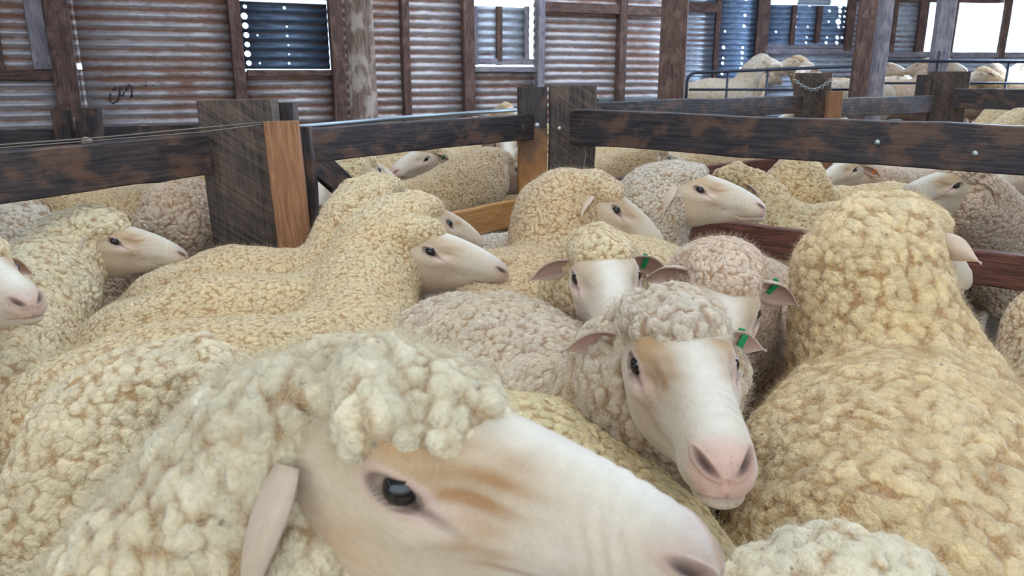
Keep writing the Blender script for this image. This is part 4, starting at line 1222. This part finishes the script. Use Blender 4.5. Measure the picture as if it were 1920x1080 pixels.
sheep('brown-shaded sheep facing left beyond the rail at the right edge', 1.98, 3.02, 176,
      hf(1795, 348, 2.72, 1672, 372, 2.70, 1), mat='wool_mid', h=0.010, seed=28, tint=PINK, length=0.7, ruff=1.3,
      hd=dict(tan=1.0, dark=0.8, **HQ), ears=dict(droop=0.6, back=0.6, Wd=0.036), fuzz=6000)
sheep('sheep with turned-away head and orange ear tag beyond the right rail', 1.32, 3.42, 172,
      hf(1485, 318, 3.45, 1470, 335, 3.65, 0), mat='wool_mid', h=0.012, seed=29, tint=YEL, length=0.70, ruff=1.35, tags=[(1, 'tag_orange', 0.4)])
sheep('pale yellow sheep lying along the far side of the right rail', 1.08, 3.02, 168,
      hf(1345, 352, 3.2, 1275, 385, 3.2, 0), mat='wool_mid', h=0.012, seed=30, tint=YEL, length=0.62, back=0.68)
sheep('sheep facing left under the right rail, orange tag in its ear', 2.35, 4.15, 185,
      hf(1604, 318, 3.75, 1540, 340, 3.68, 1), mat='wool_fine', h=0.014, seed=31, tint=PINK, length=0.66, hd=dict(tan=0.7), tags=[(1, 'tag_orange', 0.5)])
sheep('white-faced sheep facing left beyond the gate, green tag in ear', -0.10, 4.12, 180,
      hf(800, 298, 3.85, 746, 318, 3.78, 1), mat='wool_fine', h=0.014, seed=32, tint=CREAM, length=0.66, hd=dict(tan=0.2, pink=0.9), tags=[(1, 'tag_green', 0.3)])
sheep('round-necked tan sheep facing away beyond the gate by the stile', -0.42, 3.40, 22,
      hf(955, 318, 3.62, 1010, 350, 3.75, 0), mat='wool_fine', h=0.012, seed=33, tint=TAN, length=0.66, ruff=1.35, neck_r=0.165, fuzz=5000)
sheep('sheep behind the gate brace with lowered brown-eared face', -0.84, 3.30, -60,
      hf(600, 352, 2.95, 588, 392, 2.80, 0), mat='wool_fine', h=0.012, seed=34, tint=CREAM, length=0.6)
sheep('woolly crown beyond the gate beneath its top rail', -0.98, 3.75, 20,
      hf(690, 318, 3.35, 730, 335, 3.5, 0), mat='wool_fine', h=0.014, seed=35, tint=CREAM, length=0.62, ruff=1.15)
sheep('small sheep face looking at camera beneath the gate rail by the stile', 0.02, 4.95, -92,
      hf(948, 272, 4.40, 952, 300, 4.25, 0), mat='wool_fine', h=0.016, seed=36, tint=TAN, length=0.6)
sheep('tan humped sheep just right of the broad corner post, facing away', 0.62, 4.85, 12,
      hf(1245, 296, 4.75, 1300, 318, 4.85, 0), mat='wool_fine', h=0.016, seed=37, tint=TAN, length=0.66, ruff=1.3)
sheep('low sheep back seen just under the right rail behind the humped one', 1.70, 5.45, 5,
      hf(1480, 292, 5.5, 1530, 310, 5.6, 0), mat='wool_fine', h=0.016, seed=38, tint=TAN, length=0.7)
sheep('pinkish woolly sheep facing away against the wide dark post at left', -1.25, 2.62, 5,
      hf(352, 372, 2.62, 372, 392, 2.80, 0), mat='wool_mid', h=0.012, seed=39, tint=PINK, length=0.62, ruff=1.3, back=0.66)
sheep('brown-backed sheep beneath the left rail in shade', -1.80, 3.35, 184,
      hf(60, 392, 3.2, 20, 410, 3.2, 0), mat='wool_fine', h=0.014, seed=40, tint=(0.55, 0.40, 0.22), length=0.66)
sheep('grey sheep crown at left edge beneath the rail', -1.95, 2.50, 10,
      hf(15, 405, 2.35, -20, 410, 2.5, 0), mat='wool_mid', h=0.014, seed=41, tint=GREY, length=0.6, back=0.64)

# ------------------------------------------------------------------ mobs farther back: a few poses, copied
protos = []
for k, (hx, hy, hz, dx, dy, dz) in enumerate(((0.34, 0.0, 0.88, 1, 0.1, -0.25), (0.36, 0.05, 0.74, 1, 0.3, -0.4), (0.28, -0.10, 0.84, 0.5, -0.8, -0.3), (0.30, 0.10, 0.80, 0.5, 0.8, -0.3))):
    e = Vector((hx, hy, hz))
    protos.append(dict(head=frame_from(e, e + Vector((dx, dy, dz)).normalized() * 0.2, 0), k=k))
def copy_tree(o, parent=None):
    c = o.copy(); C.objects.link(c); c.parent = parent
    for ch_ in list(o.children): copy_tree(ch_, c)
    return c
made = {}
def mob(k, x, y, yaw, label, group, z=0.0, tint=CREAM):
    if k not in made:
        r = sheep(label, 0, 0, 0, protos[k]['head'], mat='wool_fine', h=0.022, seed=50 + k, hd=dict(nu=40, nv=32), length=0.68, tint=tint)
        made[k] = r
        o = r
    else:
        o = copy_tree(made[k])
    o.location = (x, y, z); o.rotation_euler = (0, 0, math.radians(yaw))
    o['label'] = label
    if group: o['group'] = group
    elif 'group' in o: del o['group']
    for ch_ in o.children:
        if ch_.name.startswith('fleece'): ch_.color = (*tint, 1)
    return o
R_ = random.Random(5)
gl = 'cream sheep packed in the pens beyond the gate'
for (x, y, yaw) in ((-2.6, 3.2, 10), (-2.5, 3.8, 170), (-1.75, 4.4, 15), (-2.8, 4.7, 5), (-1.0, 4.45, 185), (-0.3, 5.3, 10), (-1.3, 5.5, 12), (-2.2, 5.4, 190),
                    (-0.55, 6.3, 20), (0.5, 5.75, 185), (0.3, 6.6, 10), (-1.5, 6.4, 5), (1.2, 6.4, 170), (0.9, 7.3, 15), (-0.3, 7.1, 15)):
    mob(R_.randrange(4), x, y, yaw + R_.uniform(-12, 12), 'cream sheep packed in the pens beyond the gate', gl, tint=R_.choice((CREAM, TAN, YEL)))
g2 = 'cream sheep in the pens beyond the long right rail'
for (x, y, yaw) in ((2.6, 3.55, 175), (2.9, 4.9, 10), (2.35, 5.6, 185), (3.55, 4.2, 170), (3.4, 5.6, 5), (2.2, 6.9, 10), (3.2, 7.2, 190), (4.3, 6.2, 20), (4.6, 5.1, 175), (4.3, 7.3, 10)):
    mob(R_.randrange(4), x, y, yaw + R_.uniform(-12, 12), 'cream sheep in the pens beyond the long right rail', g2, tint=R_.choice((PINK, TAN, CREAM)))
g3 = 'back-lit sheep on the raised floor by the bright opening'
for (x, y, yaw) in ((2.6, 9.0, 10), (3.5, 9.2, 185), (4.2, 9.6, 15), (3.0, 10.0, 5), (4.9, 9.0, 170), (5.6, 9.5, 20), (5.2, 10.4, 190), (6.3, 9.2, 10), (6.4, 10.3, 15), (3.9, 10.5, 180), (4.4, 8.7, 12), (5.4, 8.75, 175), (6.3, 8.6, 8), (2.4, 8.5, 5), (3.4, 8.6, 185)):
    mob(R_.randrange(4), x, y, yaw + R_.uniform(-12, 12), 'back-lit sheep on the raised floor by the bright opening', g3, z=0.42, tint=R_.choice((PINK, TAN, GREY)))
